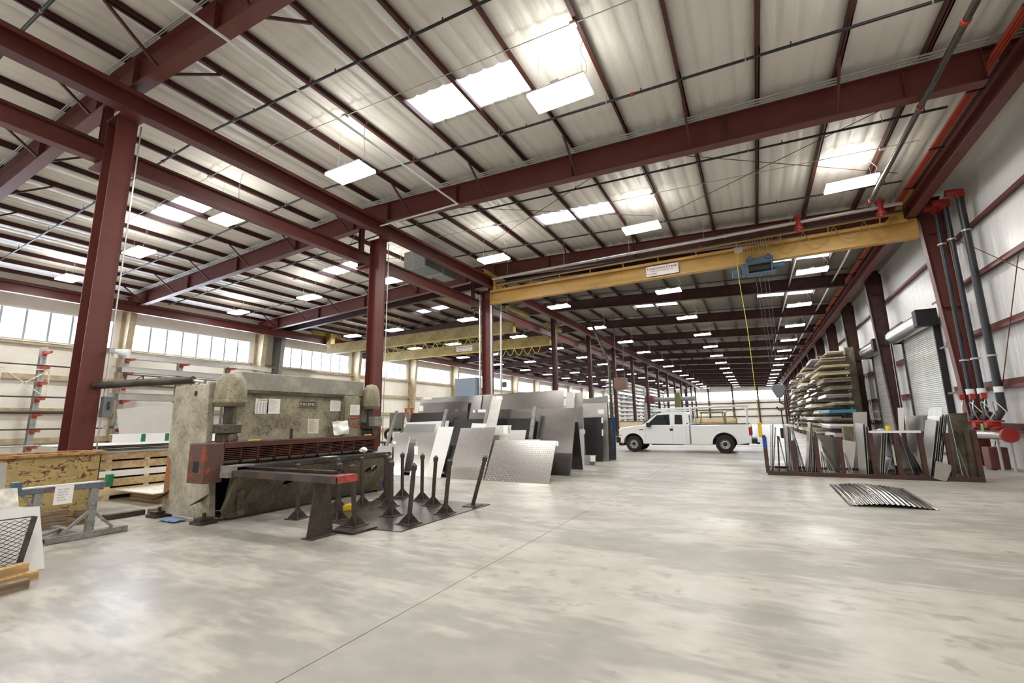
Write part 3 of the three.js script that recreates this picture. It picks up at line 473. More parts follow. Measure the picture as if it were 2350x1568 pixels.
// ---------- yellow bridge crane ----------
{
  const c = thing('bridge_crane', 'yellow five ton bridge crane with a blue hoist and hook, spanning the open aisle', 'crane'), zc = -18.75, x0 = -11.0, x1 = 5.0, yb = 7.27, yt = 7.9;
  mesh('girder', ibeam(V(x0 - 0.05, yt, zc), V(x1 + 0.25, yt, zc), yt - yb, 0.3, 0.02, 0.035), M.craneYellow, c);
  mesh('end_plate', [box(x0 - 0.07, x0 - 0.05, yb, yt, zc - 0.15, zc + 0.15), box(x1 + 0.25, x1 + 0.27, yb, yt, zc - 0.15, zc + 0.15)], M.craneYellow, c);
  mesh('cap_channel', [box(x0, x1, yt, yt + 0.02, zc - 0.24, zc + 0.24), box(x0, x1, yt - 0.09, yt, zc + 0.22, zc + 0.24), box(x0, x1, yt - 0.09, yt, zc - 0.24, zc - 0.22)], M.craneYellow, c);
  mesh('conductor_rail', [box(x0 + 0.3, x1 - 0.1, yt + 0.17, yt + 0.22, zc + 0.3, zc + 0.35)], M.craneYellow, c);
  for (let x = x0 + 0.8; x < x1; x += 1.45) mesh('rail_bracket', [bar(V(x, yt + 0.02, zc + 0.2), V(x, yt + 0.18, zc + 0.33), 0.04, 0.02)], M.craneYellow, c);
  for (const [x, s, ry] of [[-11.0, 1, 8.585], [5.12, -1, 8.385]]) {
    mesh('end_truck', [rbox(x - 0.1, x + 0.1, ry + 0.02, ry + 0.24, zc - 1.2, zc + 0.9, 0.02), extrudeXY([[x + s * 0.1, ry + 0.02], [x + s * 0.21, ry + 0.0], [x + s * 0.21, 7.92], [x + s * 0.7, 7.92], [x + s * 0.22, ry + 0.03], [x + s * 0.1, ry + 0.22]], zc - 0.2, zc + 0.2), box(x + s * 0.2, x + s * 0.36, 7.9, ry - 0.02, zc - 0.3, zc + 0.3)], M.craneYellow, c);
    for (const dz of [0.7, -1.0]) mesh('wheel', rod(V(x - 0.06, ry + 0.09, zc + dz), V(x + 0.06, ry + 0.09, zc + dz), 0.088, 16), M.darkSteel, c);
    mesh('buffer', rod(V(x, ry + 0.13, zc + 0.9), V(x, ry + 0.13, zc + 1.0), 0.05, 10), M.black, c);
  }
  const sx0 = -3.48, sx1 = -2.2, sign = canvasMat('craneSign', 512, 176, (k, w, h) => { k.fillStyle = '#f1efec'; k.fillRect(0, 0, w, h); k.fillStyle = '#7c1f22'; k.textAlign = 'center'; k.font = 'bold 58px serif'; k.fillText('Louisiana Crane', w / 2, 62); k.font = 'bold 30px serif'; k.fillText('& Electrical Service, Inc.', w / 2, 100); k.textAlign = 'left'; k.font = 'bold 50px serif'; k.fillText('5 TON', 16, 158); });
  const sg = new THREE.PlaneGeometry(sx1 - sx0, 0.42); sg.translate((sx0 + sx1) / 2, 7.56, zc + 0.165); const sm_ = cast(new THREE.Mesh(sg, sign)); sm_.name = 'sign_face'; c.add(sm_); sm_.userData.label = 'white sign with dark red lettering';
  mesh('sign_plate', [box(sx0, sx1, 7.35, 7.77, zc + 0.15, zc + 0.162)], M.white, c);
  // hoist
  const hx = 0.65, hy = 6.98, trolley = mesh('trolley', [box(hx - 0.45, hx + 0.45, 7.2, 7.42, zc + 0.17, zc + 0.2), box(hx - 0.45, hx + 0.45, 7.2, 7.42, zc - 0.2, zc - 0.17), rod(V(hx - 0.3, 7.4, zc - 0.16), V(hx - 0.3, 7.4, zc + 0.26), 0.09, 14), rod(V(hx + 0.3, 7.4, zc - 0.16), V(hx + 0.3, 7.4, zc + 0.26), 0.09, 14)], M.blue, c);
  mesh('hoist_drum', rod(V(hx - 0.38, hy, zc + 0.15), V(hx + 0.35, hy, zc + 0.15), 0.17, 20), M.black, c);
  mesh('hoist_motor', [rbox(hx - 0.62, hx - 0.38, hy - 0.2, hy + 0.2, zc - 0.08, zc + 0.36, 0.03), rbox(hx - 0.95, hx - 0.62, hy - 0.16, hy + 0.06, zc - 0.05, zc + 0.3, 0.03)], M.blue, c);
  mesh('hoist_motor', rod(V(hx + 0.39, hy + 0.03, zc + 0.15), V(hx + 0.78, hy + 0.03, zc + 0.15), 0.13, 16), M.blue, c);
  mesh('hoist_frame', [box(hx - 0.4, hx + 0.5, hy - 0.22, hy - 0.18, zc - 0.1, zc + 0.4), box(hx + 0.35, hx + 0.39, hy - 0.2, hy + 0.25, zc - 0.05, zc + 0.36)], M.blue, c);
  const hookY = 2.25; for (const dx of [-0.12, -0.04, 0.06, 0.14]) mesh('hoist_rope', rod(V(hx + dx * 1.6, hy - 0.1, zc + 0.15), V(0.78 + dx, hookY + 0.32, zc + 0.15), 0.007, 5), M.darkSteel, c);
  mesh('hook_block', [extrudeXY([[0.6, hookY + 0.4], [0.96, hookY + 0.4], [1.0, hookY + 0.25], [0.86, hookY - 0.05], [0.7, hookY - 0.05], [0.56, hookY + 0.25]], zc + 0.04, zc + 0.26, [], 0.02)], mat('hookGrey', { color: '#6d7478', roughness: 0.4, metalness: 0.4 }), c);
  mesh('hook', tube([V(0.78, hookY - 0.05, zc + 0.15), V(0.78, hookY - 0.2, zc + 0.15), V(0.9, hookY - 0.3, zc + 0.15), V(0.86, hookY - 0.46, zc + 0.15), V(0.7, hookY - 0.46, zc + 0.15), V(0.66, hookY - 0.36, zc + 0.15)], 0.026, 24, 8), M.darkSteel, c);
  mesh('sling_chain', rod(V(0.78, hookY - 0.44, zc + 0.15), V(0.8, hookY - 1.1, zc + 0.15), 0.02, 6), M.black, c); mesh('chain_bag', rbox(0.68, 0.96, hookY - 1.45, hookY - 1.1, zc + 0.05, zc + 0.25, 0.03), M.black, c);
  mesh('pendant_box', rbox(-0.14, 0.14, 7.62, 7.86, zc + 0.36, zc + 0.48, 0.02), M.zinc, c); mesh('pendant_cord', tube([V(0, 7.62, zc + 0.42), V(-0.08, 7.3, zc + 0.42), V(0.02, 4.5, zc + 0.45), V(0.06, 1.5, zc + 0.45)], 0.013, 30, 6), M.yellowCable, c); mesh('pendant_control', rbox(0.0, 0.12, 0.85, 1.35, zc + 0.38, zc + 0.5, 0.02), M.safety, c);
  // festoon loops
  const px = [1.3, 2.1, 3.0, 3.85, 4.6]; for (let i = 0; i < px.length - 1; i++) { const a = px[i], b = px[i + 1], pts = []; for (let k = 0; k <= 8; k++) { const t = k / 8; pts.push(V(a + (b - a) * t, yt + 0.16 - 0.55 * Math.sin(Math.PI * t) ** 0.8, zc + 0.34)); } mesh('festoon_cable', tube(pts, 0.014, 20, 6), M.craneOld, c); }
  for (let k = 0; k < 9; k++) { const a = 0.3 + k * 0.09, pts = [V(a, yt + 0.17, zc + 0.34), V(a + 0.02, yt - 0.35 - 0.15 * rnd(), zc + 0.36), V(a + 0.07, yt - 0.4, zc + 0.38), V(a + 0.1, yt + 0.17, zc + 0.34)]; mesh('festoon_cable', tube(pts, 0.014, 16, 6), M.craneOld, c); }
  settle(c);
}
// ---------- two old cranes over the window side ----------
function oldCrane(z, label, withSign) {
  const c = thing('bridge_crane', label, 'crane'), x0 = -28.6, x1 = -12.4, yb = 6.85, yt = 7.5;
  mesh('girder', [box(x0, x1, yb, yt, z - 0.17, z + 0.17), box(x0, x1, yt, yt + 0.03, z - 0.26, z + 0.26), box(x0, x1, yb - 0.03, yb, z - 0.22, z + 0.22)], M.craneOld, c);
  for (const [x, y] of [[-28.9, 8.2], [-12.15, 7.84]]) mesh('end_truck', [rbox(x - 0.15, x + 0.15, y + 0.005, y + 0.35, z - 1.3, z + 1.3, 0.02), box(x + (x < -20 ? 0.2 : -0.6), x + (x < -20 ? 0.7 : -0.15), 7.45, y + 0.2, z - 0.2, z + 0.2)], M.craneOld, c);
  for (let x = x0 + 1; x < x1; x += 1.6) mesh('bracket', bar(V(x, yt - 0.2, z + 0.17), V(x + 0.25, yt - 0.26, z + 0.4), 0.05, 0.02), M.craneOld, c);
  const n = withSign ? 5 : 12, a0 = withSign ? -16.5 : -24, st = withSign ? 0.7 : 0.85;
  for (let i = 0; i < n; i++) { const a = a0 + i * st, pts = []; for (let k = 0; k <= 6; k++) { const t = k / 6; pts.push(V(a + st * t, yb - 0.1 - 0.5 * Math.sin(Math.PI * t), z + 0.4)); } mesh('festoon_cable', tube(pts, 0.025, 14, 6), M.yellowCable, c); }
  mesh('festoon_track', box(x0 + 3, x1 - 0.6, yb - 0.12, yb - 0.06, z + 0.36, z + 0.44), M.yellowCable, c);
  const hx = withSign ? -16.2 : -24.4; mesh('hoist', [rod(V(hx - 0.4, yb - 0.45, z), V(hx + 0.4, yb - 0.45, z), 0.22, 16), rbox(hx + 0.4, hx + 0.75, yb - 0.7, yb - 0.25, z - 0.25, z + 0.25, 0.03), box(hx - 0.5, hx + 0.5, yb - 0.2, yb - 0.03, z - 0.24, z + 0.24)], M.black, c);
  for (const dx of [-0.1, 0.1]) mesh('hoist_rope', rod(V(hx + dx, yb - 0.6, z), V(hx + dx, 4.4, z), 0.008, 5), M.darkSteel, c); mesh('hook_block', rbox(hx - 0.15, hx + 0.15, 4.0, 4.4, z - 0.1, z + 0.1, 0.03), M.darkSteel, c);
  if (withSign) { mesh('sign_plate', box(-20.4, -18.9, 6.98, 7.4, z + 0.17, z + 0.185), M.white, c); const g = new THREE.PlaneGeometry(1.5, 0.42); g.translate(-19.65, 7.19, z + 0.19); const s = cast(new THREE.Mesh(g, M.craneSign)); s.name = 'sign_face'; c.add(s); }
  return settle(c);
}
oldCrane(-23.7, 'old tan bridge crane with yellow festoon cable loops, before the signed one', false);
oldCrane(-29.2, 'old tan bridge crane with a white sign and black hoist', true);
// ---------- plate shear ----------
const paperNote = canvasMat('paperChart', 128, 170, (k, w, h) => { k.fillStyle = '#ecebe4'; k.fillRect(0, 0, w, h); k.fillStyle = '#b9a23c'; k.fillRect(18, 8, 92, 14); k.fillStyle = '#4b4b52'; for (let r = 0; r < 17; r++) for (const x of [10, 40, 70, 98]) k.fillRect(x, 32 + r * 8, 18, 3); });
canvasMat('paperLines', 128, 150, (k, w, h) => { k.fillStyle = '#eceae4'; k.fillRect(0, 0, w, h); k.fillStyle = '#77757a'; for (let r = 0; r < 12; r++) k.fillRect(12, 14 + r * 10, 60 + 40 * ((r * 37) % 5) / 5, 2); });
canvasMat('paperOld', 128, 190, (k, w, h) => { k.fillStyle = '#d8d2bd'; k.fillRect(0, 0, w, h); k.fillStyle = '#5a5348'; for (let r = 0; r < 16; r++) k.fillRect(10, 12 + r * 10, 50 + 50 * ((r * 53) % 7) / 7, 3); k.fillRect(80, 90, 36, 5); });
canvasMat('dangerLabel', 128, 72, (k, w, h) => { k.fillStyle = '#b5362b'; k.fillRect(0, 0, w, h); k.fillStyle = '#2a2422'; k.fillRect(6, 18, w - 12, 34); k.fillStyle = '#d8b0a6'; k.font = 'bold 28px sans-serif'; k.textAlign = 'center'; k.fillText('DANGER', w / 2, 45); });
canvasMat('namePlate', 256, 100, (k, w, h) => { k.fillStyle = '#4a413a'; k.fillRect(0, 0, w, h); k.strokeStyle = '#9d968a'; k.lineWidth = 6; k.strokeRect(8, 8, w - 16, h - 16); k.fillStyle = '#c9c2b4'; k.font = 'bold 56px sans-serif'; k.textAlign = 'center'; k.fillText('PACIFIC', w / 2, 70); });
function faceX(name, z0, z1, y0, y1, x, m, parent) { const g = new THREE.PlaneGeometry(Math.abs(z1 - z0), y1 - y0); g.rotateY(Math.PI / 2); g.translate(x, (y0 + y1) / 2, (z0 + z1) / 2); const o = cast(new THREE.Mesh(g, m)); o.name = name; parent.add(o); return o; }
{
  const c = thing('plate_shear', 'big old grey-green plate shear with a rusty red finger guard and nameplate', 'machine');
  const zA = -4.45, zE = -8.15;
  const side = [[-9.46, 0.05], [-9.44, 2.28], [-8.33, 2.28], [-8.28, 1.35], [-8.24, 0.9], [-8.08, 0.8], [-7.98, 0.05]];
  mesh('end_frame', extrudeXY(side, zA - 0.11, zA, [], 0.012), M.machinePale, c).userData.label = 'pale grey steel end frame';
  mesh('end_frame', extrudeXY(side, zE, zE + 0.11, [], 0.012), M.machine, c);
  mesh('lifting_hole', [rod(V(-8.72, 2.12, zA + 0.004), V(-8.72, 2.12, zA - 0.02), 0.05, 18)], M.black, c);
  mesh('rust_patch', extrudeXY([[-9.44, 1.05], [-9.3, 0.95], [-9.24, 0.3], [-9.32, 0.28], [-9.44, 0.5]], zA, zA + 0.002), M.orangeRust ?? mat('orangeRust', { map: mottled(256, 0.5, '#a5653e', '#8d7a63', { scale: 6, lo: 0, hi: 0.4, speck: 0.15 }), roughness: 0.6 }), c);
  for (const [x, z] of [[-9.4, zA + 0.05], [-8.02, zA + 0.05], [-9.4, zE - 0.05], [-8.02, zE - 0.05]]) mesh('foot', [box(x - 0.16, x + 0.16, 0, 0.05, z - 0.13, z + 0.13), box(x - 0.1, x + 0.1, 0.05, 0.1, z - 0.1, z + 0.1), rod(V(x, 0.1, z), V(x, 0.17, z), 0.025, 8)], M.darkSteel, c);
  for (const x of [-9.36, -8.16]) mesh('gusset', prism([V(x - 0.08, 0.33, zA + 0.002), V(x + 0.12, 0.45, zA + 0.002), V(x - 0.02, 0.3, zA + 0.2)], V(0, -0.012, 0)), M.rusty, c);
  // ram and upper beam
  mesh('ram_beam', [box(-8.46, -8.3, 1.22, 2.2, zA - 0.5, zE + 0.2)], M.machine, c).userData.label = 'olive grey ram beam with oil stains';
  mesh('top_cover', [rbox(-8.6, -8.26, 2.19, 2.53, zA - 0.52, -7.92, 0.01)], M.zincCover ?? mat('zincCover', { map: mottled(256, 1.2, '#a8a69c', '#979589', { scale: 4, grain: 0.03 }), roughness: 0.5, metalness: 0.25 }), c).userData.label = 'long pale sheet metal cover';
  mesh('cover_lip', box(-8.27, -8.22, 2.14, 2.2, zA - 0.52, -7.6), M.machineDark, c);
  for (const [z, r] of [[-4.72, 0.25], [-8.05, 0.2]]) {
    mesh('cylinder_head', [lathe([[0.001, 2.48], [r * 0.55, 2.45], [r * 0.9, 2.33], [r, 2.15], [r, 1.98], [r * 0.94, 1.96], [r * 0.94, 1.88], [r * 0.5, 1.88]], -8.14, 0, z, 32), rbox(-8.62, -8.2, 1.98, 2.34, z - r * 0.7, z + r * 0.7, 0.05), lathe([[r, 2.0], [r * 1.05, 2.0], [r * 1.05, 1.94], [r, 1.94]], -8.14, 0, z, 32)], M.machine, c);
    mesh('piston_rod', rod(V(-8.16, 1.5, z), V(-8.16, 1.9, z), 0.075, 18), M.darkSteel, c);
    mesh('crosshead', [rbox(-8.4, -8.0, 1.42, 1.57, z - 0.16, z + 0.16, 0.015), rbox(-8.34, -8.06, 1.2, 1.42, z - 0.1, z + 0.1, 0.02), rod(V(-8.0, 1.33, z), V(-7.94, 1.33, z), 0.08, 16)], M.machineDark, c);
    mesh('link_block', [box(-8.42, -8.2, 0.95, 1.25, z - 0.2, z + 0.2)], M.greaseShade, c);
  }
  mesh('lifting_eye', [tube([V(-8.3, 2.46, -4.72), V(-8.3, 2.53, -4.68), V(-8.3, 2.58, -4.72), V(-8.3, 2.53, -4.76), V(-8.3, 2.46, -4.72)], 0.012, 16, 6)], M.darkSteel, c);
  // nameplate, charts and labels on the ram
  const fx = -8.298, plate = (z0, z1, y0, y1, m, t = 0.004) => { mesh('notice_board', box(fx, fx + t, y0, y1, z0, z1), M.paper, c); return faceX('notice_face', z0, z1, y0, y1, fx + t + 0.001, m, c); };
  const ramPt = (px, py) => at(px, py, 'x', -8.3);
  const put = (pa, pb, m, t) => { const a = ramPt(...pa), b = ramPt(...pb); return plate(a.z, b.z, b.y, a.y, m, t); };
  put([587, 915], [614, 950], M.paperChart); put([614, 915], [641, 950], M.paperLines); put([758, 919], [783, 944], M.paperLines); put([707, 962], [730, 995], M.paperOld);
  const np = put([684, 920], [726, 936], M.namePlate, 0.02); np.name = 'nameplate'; np.userData.label = 'dark cast nameplate with raised lettering';
  // control post near the far end
  mesh('control_post', [rbox(-8.3, -8.18, 0.98, 2.18, -7.28, -7.72, 0.01), rod(V(-8.15, 1.3, -7.3), V(-8.15, 2.28, -7.3), 0.015, 8)], M.machine, c);
  { const q = (pa, pb, m) => { const a = at(...pa, 'x', -8.175), b = at(...pb, 'x', -8.175); faceX('notice_face', a.z, b.z, b.y, a.y, -8.174, m, c); }; q([804, 929], [825, 953], M.paperLines); q([804, 954], [822, 962], M.dangerLabel); q([811, 972], [822, 982], M.dangerLabel); }
  mesh('push_station', [rbox(-8.05, -7.85, 1.48, 1.7, -7.9, -8.15, 0.01), rod(V(-8.0, 1.0, -8.02), V(-8.0, 1.5, -8.02), 0.02, 8)], M.greyPaint, c);
  // finger guard
  const gz = (t) => -4.42 + (-7.78 + 4.42) * t, n = 11;
  mesh('guard_top', [box(-8.28, -7.68, 1.262, 1.275, gz(0), gz(1))], M.guardRed, c);
  mesh('guard_rail', [box(-7.7, -7.68, 1.19, 1.262, gz(0), gz(1))], M.guardRed, c);
  for (let k = 0; k <= n; k++) { const z = gz(k / n); mesh('guard_fin', extrudeXY([[-8.0, 0.98], [-7.72, 0.95], [-7.68, 1.26], [-8.0, 1.26]], z - 0.009, z + 0.009), M.guardRed, c); }
  for (let k = 0; k < 6; k++) mesh('guard_rod', rod(V(-7.7 - 0.004 * k, 1.16 - k * 0.03, gz(0)), V(-7.7 - 0.004 * k, 1.16 - k * 0.03, gz(1)), 0.006, 6), M.guardRed, c);
  for (let k = 0; k < n; k++) mesh('holddown_roller', rod(V(-7.76, 0.955, gz((k + 0.12) / n)), V(-7.76, 0.955, gz((k + 0.94) / n)), 0.04, 14), M.rusty, c);
  mesh('blade_beam', box(-8.28, -8.02, 0.9, 1.2, gz(0), gz(1)), M.greaseShade, c);
  mesh('guard_box', [rbox(-8.14, -7.68, 0.66, 1.275, -4.14, -4.44, 0.012)], M.guardBox, c).userData.label = 'rusty orange guard box at the end of the blade';
  mesh('guard_box_opening', box(-7.99, -7.82, 0.83, 1.0, -4.139, -4.145), M.black, c);
  // table and bed
  mesh('table', [rbox(-8.25, -7.42, 0.86, 0.91, -4.5, -7.98, 0.008), box(-7.46, -7.4, 0.82, 0.895, -4.5, -8.0)], M.darkSteel, c);
  const bed = (z, y) => { const t = (0.85 - y) / 0.75; return V(-7.47 - 0.42 * t, y, z); };
  { // sloping bed front with three oval openings
    const L = Math.hypot(0.42, 0.75), s = new THREE.Shape([[4.62, 0], [7.85, 0], [8.0, 0.1], [8.12, L - 0.1], [8.05, L], [4.7, L], [4.55, L - 0.12], [4.55, 0.12]].map(([a, b]) => new THREE.Vector2(a, L - b)));
    for (const [zc, yc] of [[5.62, 0.3], [6.62, 0.3], [7.55, 0.28]]) { const h = new THREE.Path(); h.absellipse(zc, L - yc, 0.17, 0.095, 0, Math.PI * 2, true, 0.25); s.holes.push(h); }
    const g = new THREE.ExtrudeGeometry(s, { depth: 0.06, bevelEnabled: true, bevelSize: 0.008, bevelThickness: 0.008, bevelSegments: 1, curveSegments: 24 });
    const up = V(0.42, 0.75, 0).normalize(), along = V(0, 0, -1), nn = along.clone().cross(up); g.applyMatrix4(new THREE.Matrix4().makeBasis(along, up, nn)); g.translate(-7.9, 0.08, 0);
    mesh('bed_front', finish(g), M.machineBed ?? mat('machineBed', { map: mottled(1024, 1.6, '#6d6651', '#4c4639', { scale: 4, lo: -0.25, hi: 0.35, speck: 0.22, speckA: 0.5, speckScale: 44, speckCol: [38, 33, 27] }), roughness: 0.5 }), c);
  }
  for (const [zc, yc] of [[-5.62, 0.3], [-6.62, 0.3], [-7.55, 0.28]]) { const t = yc / 0.86; mesh('hole_shade_plate', box(-7.84 - 0.42 * t, -7.82 - 0.42 * t, 0.83 - 0.75 * t - 0.16, 0.83 - 0.75 * t + 0.16, zc + 0.22, zc - 0.22), M.greaseShade, c); }  // dark plates added behind the bed openings, standing in for the shade inside
  mesh('bed_box', [box(-8.6, -8.3, 0.12, 0.85, -4.6, -8.0), box(-8.4, -7.95, 0.06, 0.1, -4.6, -8.1)], M.greaseShade, c);
  mesh('bed_rib', bar(V(-7.86, 0.32, -4.75), V(-7.86, 0.3, -8.0), 0.02, 0.05), M.machineDark, c);
  mesh('bed_strut', [bar(V(-7.52, 0.8, -4.52), V(-7.86, 0.06, -4.6), 0.06, 0.03), bar(V(-7.5, 0.78, -5.05), V(-7.66, 0.35, -4.85), 0.05, 0.03)], M.machineDark, c);
  mesh('crank', [rod(V(-7.7, 0.45, -4.7), V(-7.56, 0.45, -4.7), 0.06, 14), rod(V(-7.62, 0.42, -4.72), V(-7.72, 0.14, -4.78), 0.045, 12), rod(V(-7.74, 0.14, -4.78), V(-7.64, 0.14, -4.78), 0.05, 14)], M.machineDark, c);
  // squaring arm reaching out over its own leg
  mesh('squaring_arm', [box(-7.6, -5.0, 0.83, 0.85, -4.42, -4.72), box(-7.6, -5.06, 0.755, 0.83, -4.42, -4.45), box(-7.6, -5.06, 0.755, 0.83, -4.69, -4.72), box(-7.45, -5.3, 0.85, 0.9, -4.66, -4.7), box(-7.45, -5.3, 0.888, 0.9, -4.6, -4.7)], mat('armSteel', { map: mottled(256, 0.8, '#5e5350', '#4d4543', { scale: 6 }), roughness: 0.42, metalness: 0.5 }), c).userData.label = 'long steel squaring arm';
  mesh('arm_tip', [box(-5.0, -4.985, 0.765, 0.86, -4.4, -4.74), box(-5.14, -5.0, 0.851, 0.858, -4.42, -4.72)], mat('tipRed', { map: mottled(128, 0.3, '#b5463c', '#8e3a33', { scale: 4 }), roughness: 0.55 }), c).userData.label = 'red painted arm end';
  mesh('arm_bracket', [box(-7.62, -7.4, 0.74, 0.92, -4.36, -4.78)], M.greyPaint, c);
  mesh('arm_leg', extrudeZY([[-4.4, 0.012], [-4.84, 0.012], [-4.75, 0.755], [-4.5, 0.755]], -5.56, -5.545), M.rusty, c); mesh('arm_leg', box(-5.66, -5.44, 0, 0.012, -4.4, -4.84), M.rusty, c);
  settle(c);
}
// small things lying on the shear
{ const y = 1.276;
  { const a = at(638, 1010, 'y', 1.3), c = thing('set_square', 'light steel square standing on the guard against the ram', 'tool'); mesh('blade', box(-8.27, -8.262, y, y + 0.33, a.z - 0.03, a.z + 0.02), M.aluDull, c); mesh('stock', box(-8.29, -8.24, y, y + 0.04, a.z + 0.03, a.z - 0.62), M.aluDull, c); settle(c); }
  tag(mesh('steel_rule', box(-8.28, -8.265, y, y + 0.2, -6.05, -6.09), M.darkSteel), 'short dark steel rule standing against the ram', 'tool');
  tag(mesh('yellow_marker', rod(V(-7.9, y + 0.012, -4.95), V(-7.86, y + 0.012, -5.15), 0.012, 8), M.safety), 'yellow marker lying at the start of the guard shelf', 'marker');
  tag(mesh('yellow_marker', rod(V(-7.75, y + 0.016, -7.5), V(-7.72, y + 0.016, -7.68), 0.014, 8), M.safety), 'yellow marker at the far end of the guard shelf', 'marker');
  const g = new THREE.PlaneGeometry(0.34, 0.3, 8, 8), p = g.attributes.position; for (let i = 0; i < p.count; i++) p.setZ(i, 0.09 * noise.noise(p.getX(i) * 8, p.getY(i) * 8, 3)); g.computeVertexNormals(); g.rotateY(1.2); g.rotateZ(0.3); g.translate(-8.05, y + 0.19, -7.1);
  tag(mesh('crumpled_paper', finish(g), mat('paperTwo', { color: '#ebeae4', roughness: 0.85, side: THREE.DoubleSide })), 'crumpled white sheet of paper stuck behind the guard by the control post', 'paper');
  const r = new THREE.IcosahedronGeometry(0.055, 2), q = r.attributes.position; for (let i = 0; i < q.count; i++) { const k = 1 + 0.5 * noise.noise(q.getX(i) * 30, q.getY(i) * 30, q.getZ(i) * 30); q.setXYZ(i, q.getX(i) * k * 1.6, q.getY(i) * k, q.getZ(i) * k * 1.3); } r.computeVertexNormals(); r.translate(-7.55, 0.985, -7.3);
  tag(mesh('rag', finish(r), M.paper), 'white rag lying on the shear table', 'rag');
  tag(mesh('paper_sheet', box(-7.7, -7.5, 0.911, 0.914, -6.3, -6.6), M.paper), 'flat white paper on the shear table', 'paper');
}
// ---------- steel plates and stub posts on the floor ----------
{ const pl = (pts, y0, y1) => { const g = extrudeXY(pts.map(([x, z]) => [x, -z]), y0, y1); g.rotateX(-Math.PI / 2); return finish(g); };
  const P = (a, b) => { const q = at(a, b, 'y', 0.012); return [q.x, q.z]; };
  tag(mesh('steel_plate', pl([P(862, 1215), P(920, 1220), P(1125, 1157), P(1030, 1150), [-7.0, -7.75], [-7.0, -5.62], [-6.4, -5.3]], 0, 0.012), M.plateSteel), 'large dark steel plate lying on the floor under the stub posts', 'steel plate');
  tag(mesh('steel_plate', pl([P(762, 1221), P(808, 1227), P(866, 1212), P(800, 1196)], 0.0125, 0.034), M.plateSteel), 'small thick steel plate lying at the corner of the large one', 'steel plate');
}
{ const base = (h) => h; let proto;
  const list = [[683, 1190, 0.02, 0.08], [776, 1193, 0, 0.03], [814, 1207, 0.05, 0.1], [898, 1184, 0.02, 0.02], [938, 1202, -0.12, 0.02], [885, 1145, 0.02, 0], [893, 1163, 0.03, 0], [923, 1140, 0.02, 0], [968, 1148, 0, 0], [993, 1160, -0.07, 0], [1021, 1179, -0.1, 0], [1085, 1161, -0.3, 0.04], [832, 1160, 0.08, 0], [775, 1166, 0.04, 0.02]];
  list.forEach(([px, py, lean, lean2], i) => {
    const yb = px > 700 ? (i === 2 ? 0.034 : 0.012) : 0, p = at(px, py, 'y', yb);
    const c = thing('stub_post', i === 11 ? 'rusty pipe post on a plain square plate, leaning far over' : i === 0 ? 'rusty capped pipe post standing alone on bare concrete by the arm leg' : i === 2 ? 'rusty capped pipe post on the small thick steel plate' : 'rusty capped pipe post on a square foot with gussets, standing on the steel plate', 'post', [0, 2, 11].includes(i) ? undefined : 'stub posts on the steel plate');
    const s = 0.145, t = 0.012, H = 0.88, top = V(lean * -0.9, H, lean2 * 0.6), dir = top.clone().normalize(), b0 = V(0, t, 0);
    mesh('foot_plate', box(-s, s, 0, t, -s, s), M.rusty, c);
    if (i !== 11) for (const a of [0, 1, 2, 3]) { const q = a * Math.PI / 2 + 0.78, cx = Math.cos(q), sz = Math.sin(q), nn = V(-sz, 0, cx).multiplyScalar(0.008); mesh('gusset', prism([V(cx * 0.035, t, sz * 0.035).sub(nn.clone().multiplyScalar(0.5)), V(cx * 0.16, t, sz * 0.16).sub(nn.clone().multiplyScalar(0.5)), V(cx * 0.035 + top.x * 0.15, t + 0.14, sz * 0.035).sub(nn.clone().multiplyScalar(0.5))], nn), M.rusty, c); }
    mesh('pipe', rod(b0, top, 0.036, 14), M.rusty, c);
    const e = (d) => top.clone().add(dir.clone().multiplyScalar(d));
    mesh('collar', rod(e(-0.075), e(0), 0.048, 14), M.rusty, c); mesh('cap', [rod(e(0), e(0.02), 0.045, 14, 0.018), rod(e(0.02), e(0.032), 0.018, 10)], M.darkSteel, c);
    c.position.set(p.x, yb, p.z); c.rotation.y = rr(-0.15, 0.15);
  });
}
{ const c = thing('foot_pedal', 'yellow foot pedal on the steel plate by the shear', 'pedal'), p = at(802, 1171, 'y', 0.012); mesh('hood', [extrudeXY([[-0.13, 0], [0.13, 0], [0.12, 0.1], [0.02, 0.15], [-0.13, 0.12]], -0.09, -0.08), extrudeXY([[-0.13, 0], [0.13, 0], [0.12, 0.1], [0.02, 0.15], [-0.13, 0.12]], 0.08, 0.09), bar(V(0.12, 0.1, 0), V(0.02, 0.15, 0), 0.17, 0.012), bar(V(0.02, 0.15, 0), V(-0.13, 0.12, 0), 0.17, 0.012), box(-0.13, 0.13, 0, 0.012, -0.09, 0.09)], M.safety, c); mesh('treadle', box(-0.1, 0.09, 0.03, 0.045, -0.06, 0.06), M.black, c); c.position.set(p.x, 0.012, p.z); c.rotation.y = 0.5; c.scale.setScalar(0.72); }
{ const pts = [V(-6.9, 0.02, -6.3), V(-6.7, 0.026, -6.7), V(-7.0, 0.03, -7.2), V(-6.6, 0.03, -7.5), V(-6.75, 0.03, -7.1), V(-7.15, 0.02, -7.6), V(-7.5, 0.02, -7.9)]; tag(mesh('floor_cable', tube(pts, 0.011, 50, 6), M.black), 'black cable looping over the steel plate behind the pedal', 'cable'); }
